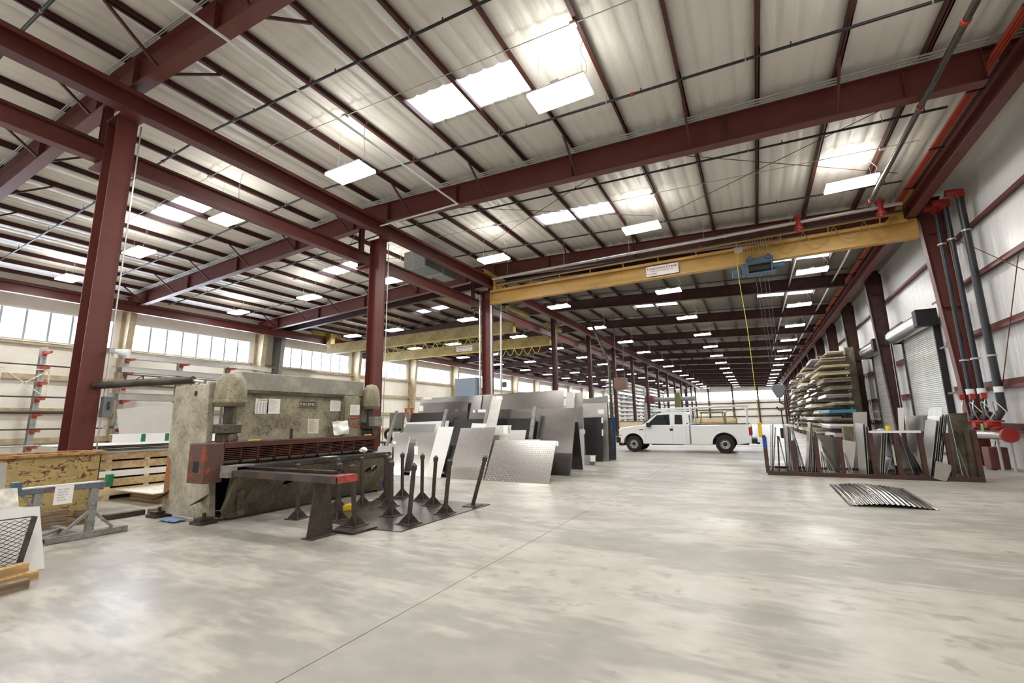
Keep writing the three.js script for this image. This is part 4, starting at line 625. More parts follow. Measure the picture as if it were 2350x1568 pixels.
{ const p = at(868, 1133, 'y', 0.0), c = thing('blue_bucket', 'blue plastic bucket behind the end of the shear', 'bucket'); mesh('pail', lathe([[0.001, 0.005], [0.13, 0], [0.165, 0.33], [0.175, 0.33], [0.175, 0.345], [0.158, 0.345], [0.125, 0.02], [0.001, 0.02]], 0, 0, 0, 24), M.blueBin, c); mesh('handle', tube([V(-0.17, 0.32, 0), V(-0.1, 0.2, 0.14), V(0.1, 0.2, 0.14), V(0.17, 0.32, 0)], 0.005, 14, 5), M.zinc, c); c.position.set(-8.2, 0, -8.68); }
{ const o = mesh('blue_rag', (() => { const g = new THREE.PlaneGeometry(0.5, 0.22, 10, 6), p = g.attributes.position; for (let i = 0; i < p.count; i++) p.setZ(i, 0.025 + 0.03 * noise.noise(p.getX(i) * 9, p.getY(i) * 9, 5)); g.computeVertexNormals(); g.rotateX(-Math.PI / 2); g.translate(-8.75, 0, -4.3); return finish(g); })(), mat('ragBlue', { color: '#7f93bf', roughness: 0.9, side: THREE.DoubleSide })); tag(o, 'pale blue rag on the floor under the shear end frame', 'rag'); }
// ---------- yellow steel bin ----------
{
  const c = thing('steel_bin', 'scratched yellow steel scrap bin with rusty rim at the column', 'bin'), xf = -10.2, xb = -11.12, z0 = -3.78, z1 = -1.5, h = 1.1;
  mesh('front_wall', box(xf - 0.012, xf, 0.1, h, z0, z1), M.binYellow, c); mesh('back_wall', box(xb, xb + 0.012, 0.1, h, z0, z1), M.binYellow, c);
  mesh('end_wall', box(xb, xf, 0.1, h, z0, z0 + 0.012), M.binYellow, c); mesh('end_wall', box(xb, xf, 0.1, h, z1 - 0.012, z1), M.binYellow, c);
  mesh('bin_floor', box(xb, xf, 0.1, 0.115, z0, z1), M.rusty, c);
  mesh('rim', [rbox(xf - 0.03, xf + 0.05, h, h + 0.05, z0 - 0.06, z1 + 0.05, 0.008), rbox(xb - 0.05, xb + 0.03, h, h + 0.05, z0 - 0.06, z1 + 0.05, 0.008), rbox(xb, xf, h, h + 0.05, z0 - 0.06, z0 + 0.03, 0.008), rbox(xb, xf, h, h + 0.05, z1 - 0.03, z1 + 0.06, 0.008)], M.binRim ?? mat('binRim', { map: mottled(512, 0.5, '#b08b50', '#8a5a3a', { scale: 6, speck: 0.12, speckCol: [70, 42, 28] }), roughness: 0.6 }), c);
  mesh('skid', [box(xf - 0.14, xf + 0.06, 0, 0.1, z0 + 0.1, z1), box(xb, xb + 0.14, 0, 0.1, z0 + 0.1, z1)], M.binYellow, c);
  settle(c);
}
[[-10.06, -3.6, 0.2, 0.12, 'split yellowish wooden block leaning at the foot of the bin'], [-9.99, -3.18, -0.1, 0.17, 'larger broken wooden block at the foot of the bin'], [-9.99, -2.75, 0.3, 0.11, 'short wooden offcut beside the blocks at the foot of the bin']].forEach(([x, z, r, s, l]) => { const c = thing('wood_block', l, 'wood'); mesh('block', rbox(-s * 0.5, s * 0.5, 0, s, -s, s, 0.01), M.timberOld, c); c.position.set(x, 0.101, z); c.rotation.y = r; });
tag(mesh('timber_beam', rbox(-10.08, -9.9, 0, 0.1, -3.6, -2.4, 0.012), M.timberOld), 'long rough wooden beam lying along the foot of the bin', 'timber');
tag(mesh('timber_beam', rbox(-10.0, -9.86, 0, 0.09, -3.82, -4.4, 0.01), M.rusty), 'dark steel bar on the floor between bin and shear', 'steel bar');
{ const p = [at(215, 1180, 'y', 0.05), at(352, 1178, 'y', 0.05)]; tag(mesh('floor_beam', rbox(-9.86, -9.72, 0, 0.1, -4.42, -6.4, 0.01), M.timberOld), 'brown timber lying on the floor behind the shear end frame', 'timber'); }
// ---------- grey support stand with a paper notice ----------
{
  const c = thing('support_stand', 'grey steel support stand with green end stops and a paper notice', 'stand'), x = -8.72;
  mesh('top_bar', [rbox(x - 0.05, x + 0.05, 0.68, 0.76, -2.33, -3.33, 0.008)], M.standTop ?? mat('standTop', { map: mottled(256, 0.8, '#5f6a70', '#7a4a58', { scale: 5, lo: 0.1, hi: 0.4 }), roughness: 0.5 }), c);
  mesh('top_strip', box(x - 0.045, x + 0.045, 0.76, 0.775, -2.4, -3.25), M.whitePaint, c);
  mesh('end_stop', rbox(x - 0.06, x + 0.06, 0.68, 0.86, -3.33, -3.4, 0.012), M.green, c); mesh('end_stop', rbox(x - 0.06, x + 0.06, 0.72, 0.86, -2.33, -2.42, 0.012), mat('tealDark', { color: '#44606b', roughness: 0.5 }), c);
  for (const z of [-2.6, -3.2]) mesh('post', rbox(x - 0.045, x + 0.045, 0.08, 0.69, z - 0.045, z + 0.045, 0.008), M.greyPaint, c);
  mesh('foot', [rbox(x - 0.02, x + 0.14, 0.005, 0.015, -2.7, -3.62, 0.003), rbox(x - 0.02, x - 0.008, 0.0, 0.085, -2.7, -3.62, 0.004), rbox(x + 0.128, x + 0.14, 0.0, 0.085, -2.7, -3.62, 0.004), rbox(x - 0.02, x + 0.14, 0.075, 0.085, -2.7, -3.62, 0.004)], M.greyPaint, c);
  mesh('foot', [rbox(x - 1.0, x - 0.03, 0.0, 0.08, -3.1, -3.18, 0.006)], M.greyPaint, c);
  mesh('brace', bar(V(x + 0.04, 0.09, -2.88), V(x + 0.02, 0.36, -3.17), 0.05, 0.03), M.greyPaint, c); mesh('brace', bar(V(x + 0.04, 0.09, -3.46), V(x + 0.02, 0.34, -3.23), 0.05, 0.03), M.greyPaint, c);
  mesh('brace', bar(V(x, 0.68, -2.45), V(x, 0.5, -2.58), 0.05, 0.03), M.greyPaint, c); mesh('brace', bar(V(x - 0.05, 0.085, -2.6), V(x - 0.7, 0.05, -3.1), 0.05, 0.04), M.greyPaint, c);
  settle(c);
  const n = thing('paper_notice', 'white paper notice with five printed lines taped to the grey stand', 'notice');
  canvasMat('noticePrint', 160, 160, (k, w, h) => { k.fillStyle = '#ecebe7'; k.fillRect(0, 0, w, h); k.fillStyle = '#55535a'; k.font = '17px sans-serif'; ['ONLY SHEAR', 'OPERATOR', 'PERMITTED', 'BEYOND', 'THIS SIGN'].forEach((t, i) => k.fillText(t, 26, 38 + i * 23)); });
  mesh('sheet', box(x + 0.053, x + 0.055, 0.51, 0.76, -2.75, -2.95), M.paper, n); faceX('printed_face', -2.75, -2.95, 0.51, 0.76, x + 0.0555, M.noticePrint, n); settle(n);
}
// ---------- white sheets, mesh panel and timbers by the frame edge ----------
function leanX(name, label, cat, pix, x0, k, th, m, group, floor) { // sheet facing +x leaning back towards -x: x = x0 - k*y
  const pts = pix.map(([a, b]) => { const d = ray(a, b), t = (x0 - k * EYE) / (d.x + k * d.y); return d.multiplyScalar(t).add(camera.position); });
  for (const p of pts) if (p.y < 0.003) p.y = 0.003; if (floor) for (const p of pts.slice(2)) { p.y = 0.003; p.x = x0; }
  const o = mesh(name, prism(pts, V(-1, -k, 0).normalize().multiplyScalar(th)), m); tag(o, label, cat, group); const c = new THREE.Box3().setFromObject(o).getCenter(V(0, 0, 0)); c.y = 0; o.geometry.translate(-c.x, 0, -c.z); o.position.set(c.x, 0, c.z); return o;
}
leanX('white_sheet', 'tall white panel with a folded lip, outermost of the leaning panels', 'panel', [[52, 1165], [91, 1162], [102, 1309], [50, 1313]], -7.22, 0.12, 0.012, M.white);
leanX('white_sheet', 'wide white panel leaning behind the expanded metal panel', 'panel', [[-160, 1195], [52, 1163], [48, 1318], [-160, 1345]], -7.4, 0.14, 0.01, M.film);
leanX('white_sheet', 'cream panel with a worn top edge, behind the other white panels', 'panel', [[-160, 1135], [40, 1120], [44, 1170], [40, 1280], [-160, 1310]], -7.75, 0.16, 0.01, M.cream ?? mat('cream', { map: mottled(256, 1, '#dcd6c8', '#e4dfd4', { scale: 3 }), roughness: 0.6 }));
leanX('grey_sheet', 'pale grey panel standing behind the cream one before the bin', 'panel', [[-120, 1068], [17, 1062], [9, 1150], [-120, 1165]], -8.6, 0.1, 0.008, M.aluDull);
{
  const c = thing('mesh_panel', 'black expanded metal panel with a flat steel frame leaning on white panels', 'mesh panel'), x0 = -7.1, k = 0.06;
  const q = (a, b) => { const d = ray(a, b), t = (x0 - k * EYE) / (d.x + k * d.y); return d.multiplyScalar(t).add(camera.position); };
  const tr = q(78, 1198), br = q(47, 1312), tl = q(-170, 1232), bl = q(-170, 1355), X = (z, y) => V(x0 - k * y, y, z), zr = (tr.z + br.z) / 2, h0 = 0.12, h1 = 0.6, zl = -1.25;
  mesh('frame_bar', [bar(X(tr.z, h1), X(br.z + 0.02, h0), 0.05, 0.012)], M.darkSteel, c); mesh('frame_bar', bar(X(tr.z, h1), X(zl, h1 + 0.02), 0.03, 0.01), M.darkSteel, c);
  const w = 0.075, hh = 0.042, strands = [];
  const nz = Math.ceil((zl - tr.z) / w), ny = Math.ceil((h1 - h0) / hh);
  for (let i = 0; i < nz; i++) for (let j = 0; j < ny; j++) { const z = tr.z + i * w, y = h0 + j * hh, inside = (zz, yy) => zz > br.z + (tr.z - br.z) * (yy - h0) / (h1 - h0) - 0.02 && yy <= h1; if (!inside(z, y + hh) ) continue; strands.push(bar(X(z, y), X(z + w / 2, y + hh / 2), 0.006, 0.005), bar(X(z + w / 2, y + hh / 2), X(z + w, y), 0.006, 0.005), bar(X(z, y + hh), X(z + w / 2, y + hh / 2), 0.006, 0.005), bar(X(z + w / 2, y + hh / 2), X(z + w, y + hh), 0.006, 0.005)); }
  mesh('mesh_strands', strands, M.black, c).userData.kind = 'stuff';
  settle(c);
}
[[[-6.62, 0.086, -1.35], [-6.92, 0.086, -2.05], 0.1, 0.085, 'upper sawn timber of the small stack under the mesh panel'], [[-6.7, 0, -1.4], [-6.85, 0, -2.12], 0.11, 0.085, 'short sawn timber under the upper one of the small stack'], [[-6.46, 0, -1.3], [-6.53, 0, -1.97], 0.1, 0.09, 'weathered sawn timber lying in front of the small stack']].forEach(([a, b, w, h, l], i) => { const A = V(...a), B = V(...b); A.y += h / 2; B.y += h / 2; tag(mesh('sawn_timber', bar(A, B, w, h), i === 2 ? M.timberOld : M.timber), l, 'timber'); });

// ---------- pallets of sheet behind the shear ----------
{
  const lv = [[0.09, 0.15, M.timberPale], [0.28, 0.16, M.box], [0.48, 0.13, M.film], [0.65, 0.16, M.box], [0.85, 0.15, M.box]];
  lv.forEach(([y, h, m], i) => {
    const c = thing('sheet_pallet', ['lowest crated bundle of sheets in the stack behind the shear', 'second crated bundle of sheets from the floor, behind the shear', 'bundle of sheets in white film, middle of the stack behind the shear', 'fourth crated bundle of sheets from the floor, behind the shear', 'topmost crated bundle of sheets with a blue plastic cover, behind the shear'][i], 'bundle');
    const x0 = -12.6 - i * 0.02, x1 = -14.3; mesh('sheets', rbox(x1, x0, y, y + h, -4.7 + 0.04 * (i % 2), -8.6, 0.006), m, c);
    for (let k = 0; k < 6; k++) mesh('runner', box(x1, x0 + 0.005, y - (i ? 0.04 : 0.09), y, -4.8 - k * 0.72, -4.9 - k * 0.72), M.timberPale, c);
    if (i === 4) mesh('plastic_cover', rbox(x1 - 0.01, x0 + 0.02, y + h, y + h + 0.04, -4.66, -8.62, 0.015), mat('plastic', { color: '#c9cfdd', roughness: 0.2 }), c);
    settle(c);
  });
  const low = thing('sheet_pallet', 'low pallet of pale sheets lying open before the tall stack', 'bundle'); mesh('sheets', box(-12.5, -11.0, 0.18, 0.22, -5.0, -7.6), M.timberPale, low); mesh('top_sheet', box(-12.4, -10.8, 0.22, 0.235, -4.9, -7.5), M.cream, low); for (const z of [-5.2, -6.2, -7.2]) mesh('runner', box(-12.4, -11.0, 0, 0.18, z, z - 0.1), M.timber, low); settle(low);
  for (let i = 0; i < 4; i++) { const y = 1.045 + i * 0.04; const o = mesh('loose_sheet', rbox(-14.2, -12.7 + 0.1 * i, y, y + 0.02, -4.75 + 0.2 * i, -8.4, 0.004), [M.aluDull, M.film, M.mill, M.film][i]); tag(o, ['dull', 'white', 'grey', 'uppermost white'][i] + ' loose metal sheet on top of the bundles behind the shear', 'sheet'); }
  { const c = thing('channel_section', 'white channel section with green tape on top of the bundles', 'channel'); mesh('web', box(-12.95, -12.94, 1.21, 1.39, -4.95, -8.2), M.whitePaint, c); mesh('lip', [box(-13.1, -12.94, 1.39, 1.4, -4.95, -8.2), box(-13.1, -12.94, 1.2, 1.21, -4.95, -8.2)], M.whitePaint, c); for (const z of [-5.5, -6.0]) mesh('tape', box(-12.939, -12.937, 1.21, 1.39, z, z - 0.09), M.green, c); settle(c); }
  { const pts = [[268, 940], [405, 925], [408, 1080], [290, 1110]]; leanX('large_sheet', 'large pale grey panel with a strip of green tape, behind the shear end frame', 'panel', pts, -14.42, 0.02, 0.02, M.greyWhite ?? mat('greyWhite', { map: mottled(256, 2, '#bdb8b0', '#c2beb7', { scale: 3, grain: 0.006 }), roughness: 0.55 }), undefined, true); }
}
{ const a = at(240, 885, 'x', -11.15), b = at(412, 880, 'x', -9.5); const c = thing('round_tube', 'long grey steel tube running from the column to the top of the shear', 'tube'), A = V(-11.24, a.y, -3.92), B = V(-9.2, 2.4, -4.62); mesh('tube_wall', rod(A, B, 0.075, 20), M.darkSteel, c); mesh('inner_tube', rod(B.clone().lerp(A, 0.02), B.clone().add(V(0.28, -0.05, -0.06)), 0.03, 12), M.silver, c); settle(c); }
// ---------- cantilever rack along the window wall ----------
const RX = -28.6;
[-7.95, -11.05, -13.6, -16.2].forEach((z, i) => {
  const c = thing('cantilever_post', ['galvanized rack post with short red arms, alone before the first column', 'galvanized rack post with red arms carrying the first ends of the long beams', 'galvanized rack post with red arms, second under the long beams', 'galvanized rack post with red arms, last under the long beams'][i], 'rack');
  mesh('upright', wcolumn(RX, z, 0.02, 5.25, 0.3, 0.2, 0.014), M.galv, c); mesh('base', [box(RX - 0.2, RX + 1.2, 0, 0.02, z - 0.12, z + 0.12), box(RX + 0.15, RX + 1.2, 0.02, 0.15, z - 0.01, z + 0.01)], M.galv, c);
  for (let k = 0; k < 7; k++) { const y = 0.75 + k * 0.7; mesh('arm', [bar(V(RX + 0.15, y, z), V(RX + 0.95, y, z), 0.09, 0.1), box(RX + 0.13, RX + 0.2, y - 0.12, y + 0.1, z - 0.09, z + 0.09)], M.ladderRed, c); }
  settle(c);
});
const beamLevels = [[5.002, 0.26, 'alu', 'top'], [4.302, 0.28, 'alu', 'second'], [2.902, 0.36, 'aluDull', 'third'], [1.502, 0.16, 'alu', 'lowest']];
beamLevels.forEach(([y, h, m, w], i) => { for (let k = 0; k < 2; k++) { const x = RX + 0.35 + k * 0.32, c = thing('aluminium_beam', 'long pale aluminium beam on the ' + w + ' red arms of the wall rack, ' + (k ? 'outer' : 'inner') + ' of two', 'beam'); const o = ibeam(V(x, y + h, -10.4 - 0.3 * k), V(x, y + h, i === 2 ? -14.6 : -18.9 + 0.6 * k), h, 0.16, 0.012, 0.02); mesh('section', o, M[m], c); settle(c); } });
{ // lattice pieces stored on the rack
  const latticeBeam = (label, x, y0, y1, z0, z1, m, n) => { const c = thing('lattice_girder', label, 'lattice'); mesh('chord', bar(V(x, y0, z0), V(x, y0, z1), 0.05, 0.05), m, c); mesh('chord', bar(V(x, y1, z0), V(x, y1, z1), 0.05, 0.05), m, c); const st = (z1 - z0) / n; for (let k = 0; k <= n; k++) mesh('vertical', bar(V(x, y0, z0 + st * k), V(x, y1, z0 + st * k), 0.05, 0.05), m, c); for (let k = 0; k < n; k++) { mesh('diagonal', bar(V(x, y0, z0 + st * k), V(x, y1, z0 + st * (k + 1)), 0.04, 0.04), m, c); if (n < 4) mesh('diagonal', bar(V(x, y1, z0 + st * k), V(x, y0, z0 + st * (k + 1)), 0.04, 0.04), m, c); } return settle(c); };
  latticeBeam('pale cream lattice girder hung on the lone rack post', RX + 0.5, 2.928, 4.17, -3.6, -8.12, M.cream, 3);
  latticeBeam('dark grey lattice girder between the aluminium beams', RX + 0.85, 3.628, 4.17, -10.8, -16.9, M.darkSteel, 8);
  [[4.337, -2, -9.9, 0.035, 'thin black bar across the lone rack post, upper'], [2.937, -2, -9.6, 0.035, 'thin black bar across the lone rack post, middle'], [1.537, -2, -10.2, 0.035, 'thin black bar across the lone rack post, lower'], [2.272, -2, -9.3, 0.07, 'thick dark tube end lying across the lone rack post'], [0.832, -2, -9.0, 0.03, 'pale bar low on the lone rack post']].forEach(([y, z0, z1, r, l], i) => tag(mesh('stored_bar', rod(V(RX + 0.75, y, z0), V(RX + 0.75, y, z1), r, 8), i === 4 ? M.silver : M.darkSteel), l, 'bar'));
}
[[-26.3, -6, -15, 0.45], [-24.8, -7, -12, 0.3]].forEach(([x, z0, z1, h], i) => { for (let k = 0; k < 3; k++) tag(mesh('stored_timber', rbox(x - 0.4, x + 0.4, k * h / 3 + 0.005, (k + 1) * h / 3, z0 - 0.2 * k, z1, 0.01), k % 2 ? M.timberOld : M.box), ['brown', 'weathered', 'tan'][k] + ' timber pack on the floor before the wall rack, ' + (i ? 'shorter' : 'longer') + ' pile', 'timber'); });

{ const c = thing('switch_box', 'small grey switch box on the column beside the bin', 'switch box'); mesh('case', rbox(-11.26, -11.1, 1.75, 2.15, -4.04, -4.2, 0.01), M.duct, c); mesh('lever', box(-11.1, -11.07, 1.9, 2.05, -4.1, -4.13), M.darkSteel, c); mesh('conduit', rod(V(-11.2, 2.15, -4.12), V(-11.2, 2.5, -4.12), 0.012, 6), M.zinc, c); settle(c); }
{ const p = at(268, 806, 'x', -11.15), c = thing('flood_light', 'small white floodlight clamped to the column beside the bin', 'lamp'); mesh('clamp', box(-11.25, -11.12, p.y - 0.04, p.y + 0.04, -4.02, -4.12), M.zinc, c); mesh('shell', rod(V(-11.15, p.y, -4.12), V(-11.02, p.y - 0.05, -4.3), 0.04, 14, 0.09), M.white, c); settle(c); }
// ---------- sheet metal on A-frame racks ----------
function leanZ(pix, z0, k, th, m, name, label, cat, down, tagAt) { // sheet facing the open floor: z = z0 - k*y
  const hit = (a, b) => { const d = ray(860 + a / 4.052, 870 + b / 4.052), t = (z0 - k * EYE) / (d.z + k * d.y); return d.multiplyScalar(t).add(camera.position); };
  let pts = pix.map(([a, b]) => hit(a, b));
  if (down && down < 3) pts = [pts[0], pts[1], V(pts[1].x, down === 2 ? 0.004 : 0.1, z0 - k * 0.1), V(pts[0].x, down === 2 ? 0.004 : 0.1, z0 - k * 0.1)];
  if (down === 3) for (const p of pts.slice(2)) { p.y = 0.004; p.z = z0; }
  for (const p of pts) if (p.y < 0.004) { p.y = 0.004; p.z = z0; }
  const nb = V(0, -k, -1).normalize().multiplyScalar(th), base = V((pts[0].x + pts[1].x) / 2, 0, z0);
  const c = thing(name, label, cat); c.position.copy(base); c.corners = pts.map((p) => p.clone().sub(base));
  mesh('sheet', prism(pts.map((p) => p.clone().sub(base)), nb), m, c);
  for (const [a, b, w, h] of tagAt ?? []) { const p = hit(a, b), q = hit(a + w, b), r = hit(a + w, b + h), s = hit(a, b + h), o = V(0, k, 1).normalize().multiplyScalar(0.004); mesh('paper_tag', prism([p, q, r, s].map((v) => v.add(o).sub(base)), V(0, 0, -0.002)), M.paper, c); }
  return c;
}
const SM = 'metal_sheet';
const wide = leanZ([[1120, 570], [1690, 575], [1620, 978], [1015, 945]], -10.62, 0.57, 0.006, M.treadPlate, 'tread_plate', 'wide bright tread plate leaning lowest at the front of the sheet racks', 'tread plate', false, [[1690, 580, 18, 45]]);
const tall = leanZ([[800, 458], [1125, 448], [1010, 942], [680, 925]], -10.66, 0.47, 0.006, M.treadPlate, 'tread_plate', 'taller tread plate leaning next to the wide bright one', 'tread plate');
function treadLenses(c, z0k, m) { // raised lens shapes of a tread plate, far too many and small to part
  const q = c.corners, k = z0k, n = V(0, k, 1).normalize(), up = V(0, 1, -k).normalize(), st = 0.055, list = [];
  const [tl, tr, br, bl] = [q[0], q[1], q[2], q[3]], H = Math.hypot(tl.y, tl.z - bl.z), rows = Math.floor(H / st);
  for (let j = 0; j < rows; j++) { const t = (j + 0.5) / rows, a = tl.clone().lerp(bl, t), b = tr.clone().lerp(br, t), cols = Math.floor(Math.abs(b.x - a.x) / st); for (let i = 0; i < cols; i++) list.push([a.clone().lerp(b, (i + 0.5) / cols), (i + j) % 2]); }
  const g = new THREE.OctahedronGeometry(1, 0); g.scale(0.025, 0.0095, 0.0055); const im = new THREE.InstancedMesh(g, m, list.length); im.name = 'raised_tread'; im.userData.kind = 'stuff';
  list.forEach(([v, d], i) => { const r = d ? 0.785 : -0.785, X = V(1, 0, 0).multiplyScalar(Math.cos(r)).add(up.clone().multiplyScalar(Math.sin(r))), Y = n.clone().cross(X), mm = new THREE.Matrix4().makeBasis(X, Y, n); mm.setPosition(v.add(n.clone().multiplyScalar(0.0005))); im.setMatrixAt(i, mm); });
  c.add(cast(im));
}
treadLenses(wide, 0.57, M.treadPlate); treadLenses(tall, 0.47, M.treadPlate);
leanZ([[590, 445], [735, 445], [612, 920], [470, 915]], -10.64, 0.43, 0.006, M.film, SM, 'narrow white filmed sheet leaning beside the taller tread plate', 'sheet');
leanZ([[35, 625], [160, 620], [150, 892], [-30, 885]], -10.66, 0.45, 0.004, M.alu, SM, 'low bright aluminium sheet at the shear end of the racks', 'sheet');
leanZ([[175, 530], [322, 532], [265, 897], [90, 888]], -10.72, 0.45, 0.03, M.alu, SM, 'thick stack of aluminium sheets leaning with a dark edge', 'sheet', false, [[170, 580, 26, 26]]);
leanZ([[400, 620], [625, 620], [500, 908], [322, 902]], -10.76, 0.45, 0.004, M.alu, SM, 'small aluminium sheet leaning behind the narrow white one', 'sheet', false, [[368, 625, 34, 80]]);
leanZ([[700, 620], [757, 618], [690, 900], [640, 900]], -10.77, 0.45, 0.03, M.millDark, SM, 'dark steel offcuts standing between white sheet and tread plate', 'sheet');
leanZ([[1170, 562], [1540, 562], [1540, 640], [1170, 640]], -10.87, 0.45, 0.004, M.aluDull, SM, 'dull sheet whose top edge shows over the wide tread plate', 'sheet', true);
leanZ([[1265, 478], [1410, 475], [1400, 600], [1262, 600]], -10.89, 0.45, 0.004, M.aluDull, SM, 'small beige-grey sheet above the wide tread plate', 'sheet', true);
leanZ([[1130, 432], [1272, 430], [1250, 600], [1100, 600]], -10.91, 0.45, 0.004, M.aluDull, SM, 'pale sheet with white paper tags above the joint of the tread plates', 'sheet', true, [[1196, 432, 66, 80], [1238, 436, 30, 88]]);
leanZ([[1095, 160], [1188, 165], [1135, 470], [1050, 470]], -10.95, 0.45, 0.004, M.aluDull, SM, 'tall narrow pale sheet rising above all others with a paper tag', 'sheet', true, [[1132, 158, 56, 36]]);
leanZ([[905, 412], [1055, 415], [1050, 600], [900, 600]], -11.0, 0.45, 0.004, M.film, SM, 'white sheet peeping over the taller tread plate', 'sheet', true);
leanZ([[185, 500], [578, 498], [480, 900], [100, 890]], -10.94, 0.45, 0.004, M.alu, SM, 'wide bright aluminium sheet behind the stacked ones', 'sheet', true);
leanZ([[290, 420], [570, 420], [520, 900], [200, 900]], -11.0, 0.45, 0.004, M.mill, SM, 'grey steel sheet showing above the wide bright aluminium one', 'sheet', true);
leanZ([[290, 405], [695, 388], [690, 900], [250, 900]], -11.42, 0.38, 0.004, M.film, SM, 'long white sheet behind the A-frame leg', 'sheet', true);
leanZ([[730, 375], [1500, 366], [1480, 600], [730, 600]], -11.4, 0.38, 0.004, M.millDark, SM, 'long dark reflective sheet between the A-frame legs', 'sheet', true);
leanZ([[890, 290], [1875, 270], [1900, 620], [890, 620]], -11.5, 0.38, 0.004, M.millBrown, SM, 'long brownish grey sheet behind the A-frame tops', 'sheet', true, [[912, 290, 22, 22], [960, 285, 80, 26]]);
leanZ([[345, 320], [870, 300], [880, 400], [345, 400]], -11.5, 0.38, 0.004, M.millDark, SM, 'long dark steel sheet by the red stepladder end of the racks', 'sheet', true);
leanZ([[440, 225], [875, 205], [885, 290], [440, 290]], -13.1, 0.3, 0.004, M.millBrown, SM, 'brownish sheet standing above the dark one at the ladder end', 'sheet', true, [[412, 250, 40, 50]]);
leanZ([[430, 180], [1000, 150], [1020, 280], [440, 290]], -13.2, 0.3, 0.004, M.mill, SM, 'tall grey sheet with a green tag, first of the two tallest at the back', 'sheet', true, [[450, 172, 80, 18]]);
leanZ([[1006, 148], [1765, 100], [1785, 270], [1020, 285]], -13.25, 0.3, 0.004, M.millBrown, SM, 'tall dark brownish sheet, second of the two tallest at the back', 'sheet', true);
leanZ([[1540, 470], [1755, 465], [1812, 880], [1640, 878]], -12.87, -0.26, 0.006, M.millDark, SM, 'black mill sheet with hanging tags at the aisle end, lowest one', 'sheet', false, [[1575, 462, 20, 70], [1760, 470, 16, 70]]);
leanZ([[1530, 368], [1745, 362], [1760, 600], [1545, 600]], -13.1, -0.2, 0.004, M.mill, SM, 'grey sheet standing behind the black mill sheet', 'sheet', 2);
leanZ([[1745, 365], [1850, 375], [1832, 842], [1765, 840]], -13.2, -0.16, 0.004, M.aluDull, SM, 'pale narrow sheet between dark ones at the aisle end', 'sheet', false, [[1840, 375, 20, 35]]);
leanZ([[1850, 400], [1890, 400], [1937, 845], [1830, 840]], -13.96, -0.14, 0.006, M.millDark, SM, 'tapering dark sheet edge at the aisle end', 'sheet');
leanZ([[1905, 465], [1945, 465], [1945, 700], [1905, 690]], -14.6, 0.1, 0.004, M.film, SM, 'pale strip of sheet in the gap of the aisle end', 'sheet', 2, [[1935, 472, 22, 40]]);
leanZ([[1780, 125], [1852, 122], [1850, 260], [1790, 260]], -14.9, 0.12, 0.004, M.film, SM, 'pale tall sheet beside the tallest brown one', 'sheet', 2);
leanZ([[1855, 125], [1934, 125], [1940, 400], [1885, 400]], -15.1, 0.1, 0.004, M.aluDull, SM, 'tall grey sheet standing free next to the pale tall one', 'sheet', 2);
leanZ([[1930, 710], [2060, 705], [2050, 775], [1935, 775]], -15.4, 0.3, 0.004, M.alu, SM, 'short bright offcut with a tag near the floor of the aisle end', 'sheet', 3, [[2005, 712, 46, 56]]);
leanZ([[1940, 360], [2122, 356], [2122, 772], [1965, 772]], -16.8, 0.1, 0.006, M.millDark, SM, 'black glossy sheets on the last rack, tags on their edge', 'sheet', false, [[2108, 360, 16, 50], [2112, 470, 14, 60]]);
leanZ([[1930, 228], [2162, 222], [2130, 360], [1940, 360]], -17.1, 0.08, 0.004, M.aluDull, SM, 'pale sheet with a white tag above the black ones of the last rack', 'sheet', 2, [[2075, 285, 56, 40]]);
leanZ([[1930, 190], [2168, 152], [2170, 215], [1935, 220]], -17.2, 0.06, 0.004, M.mill, SM, 'grey sheet with a slanting top, highest on the last rack', 'sheet', 2);
leanZ([[2125, 362], [2205, 360], [2245, 755], [2130, 765]], -17.62, -0.17, 0.006, M.millGreen ?? mat('millGreen', { map: mottled(256, 1.4, '#6b6e66', '#5a5d56', { scale: 4 }), roughness: 0.4, metalness: 0.6 }), SM, 'greenish grey sheet standing outermost on the last rack', 'sheet');
leanZ([[2203, 358], [2238, 358], [2246, 740], [2243, 752]], -17.68, -0.17, 0.004, M.blueBin, SM, 'thin blue-painted edge of a sheet on the last rack', 'sheet');
[[-11.95, [-5.62, -7.2, -8.75, -10.85], 'nearest the tread plates'], [-14.15, [-6.6, -8, -9.4, -10.8], 'behind the tallest sheets'], [-17.25, [-6.7, -8.1, -9.6], 'with the black glossy sheets']].forEach(([zc, xs, w]) => {
  const c = thing('sheet_rack', 'grey steel A-frame rack ' + (w === 'nearest the tread plates' ? 'the tread plates lean on' : w), 'rack');
  for (const x of xs) { mesh('leg', bar(V(x, 0.1, zc + 0.72), V(x, 1.95, zc + 0.02), 0.11, 0.05), M.greyPaint, c); mesh('leg', bar(V(x, 0.0, zc - 1.02), V(x, 1.95, zc - 0.5), 0.11, 0.05), M.greyPaint, c); mesh('cross_foot', rbox(x - 0.05, x + 0.05, 0, 0.086, zc - 0.85, zc + 1.0, 0.008), M.greyPaint, c); }
  const xa = Math.max(...xs), xb = Math.min(...xs); mesh('deck', box(xb - 0.1, xa + 0.1, 0.086, 0.094, zc - 0.86, zc + 1.1), M.greyPaint, c); mesh('rear_rail', box(xb, xa, 0.82, 0.9, zc - 0.84, zc - 0.8), M.greyPaint, c);
  settle(c);
});
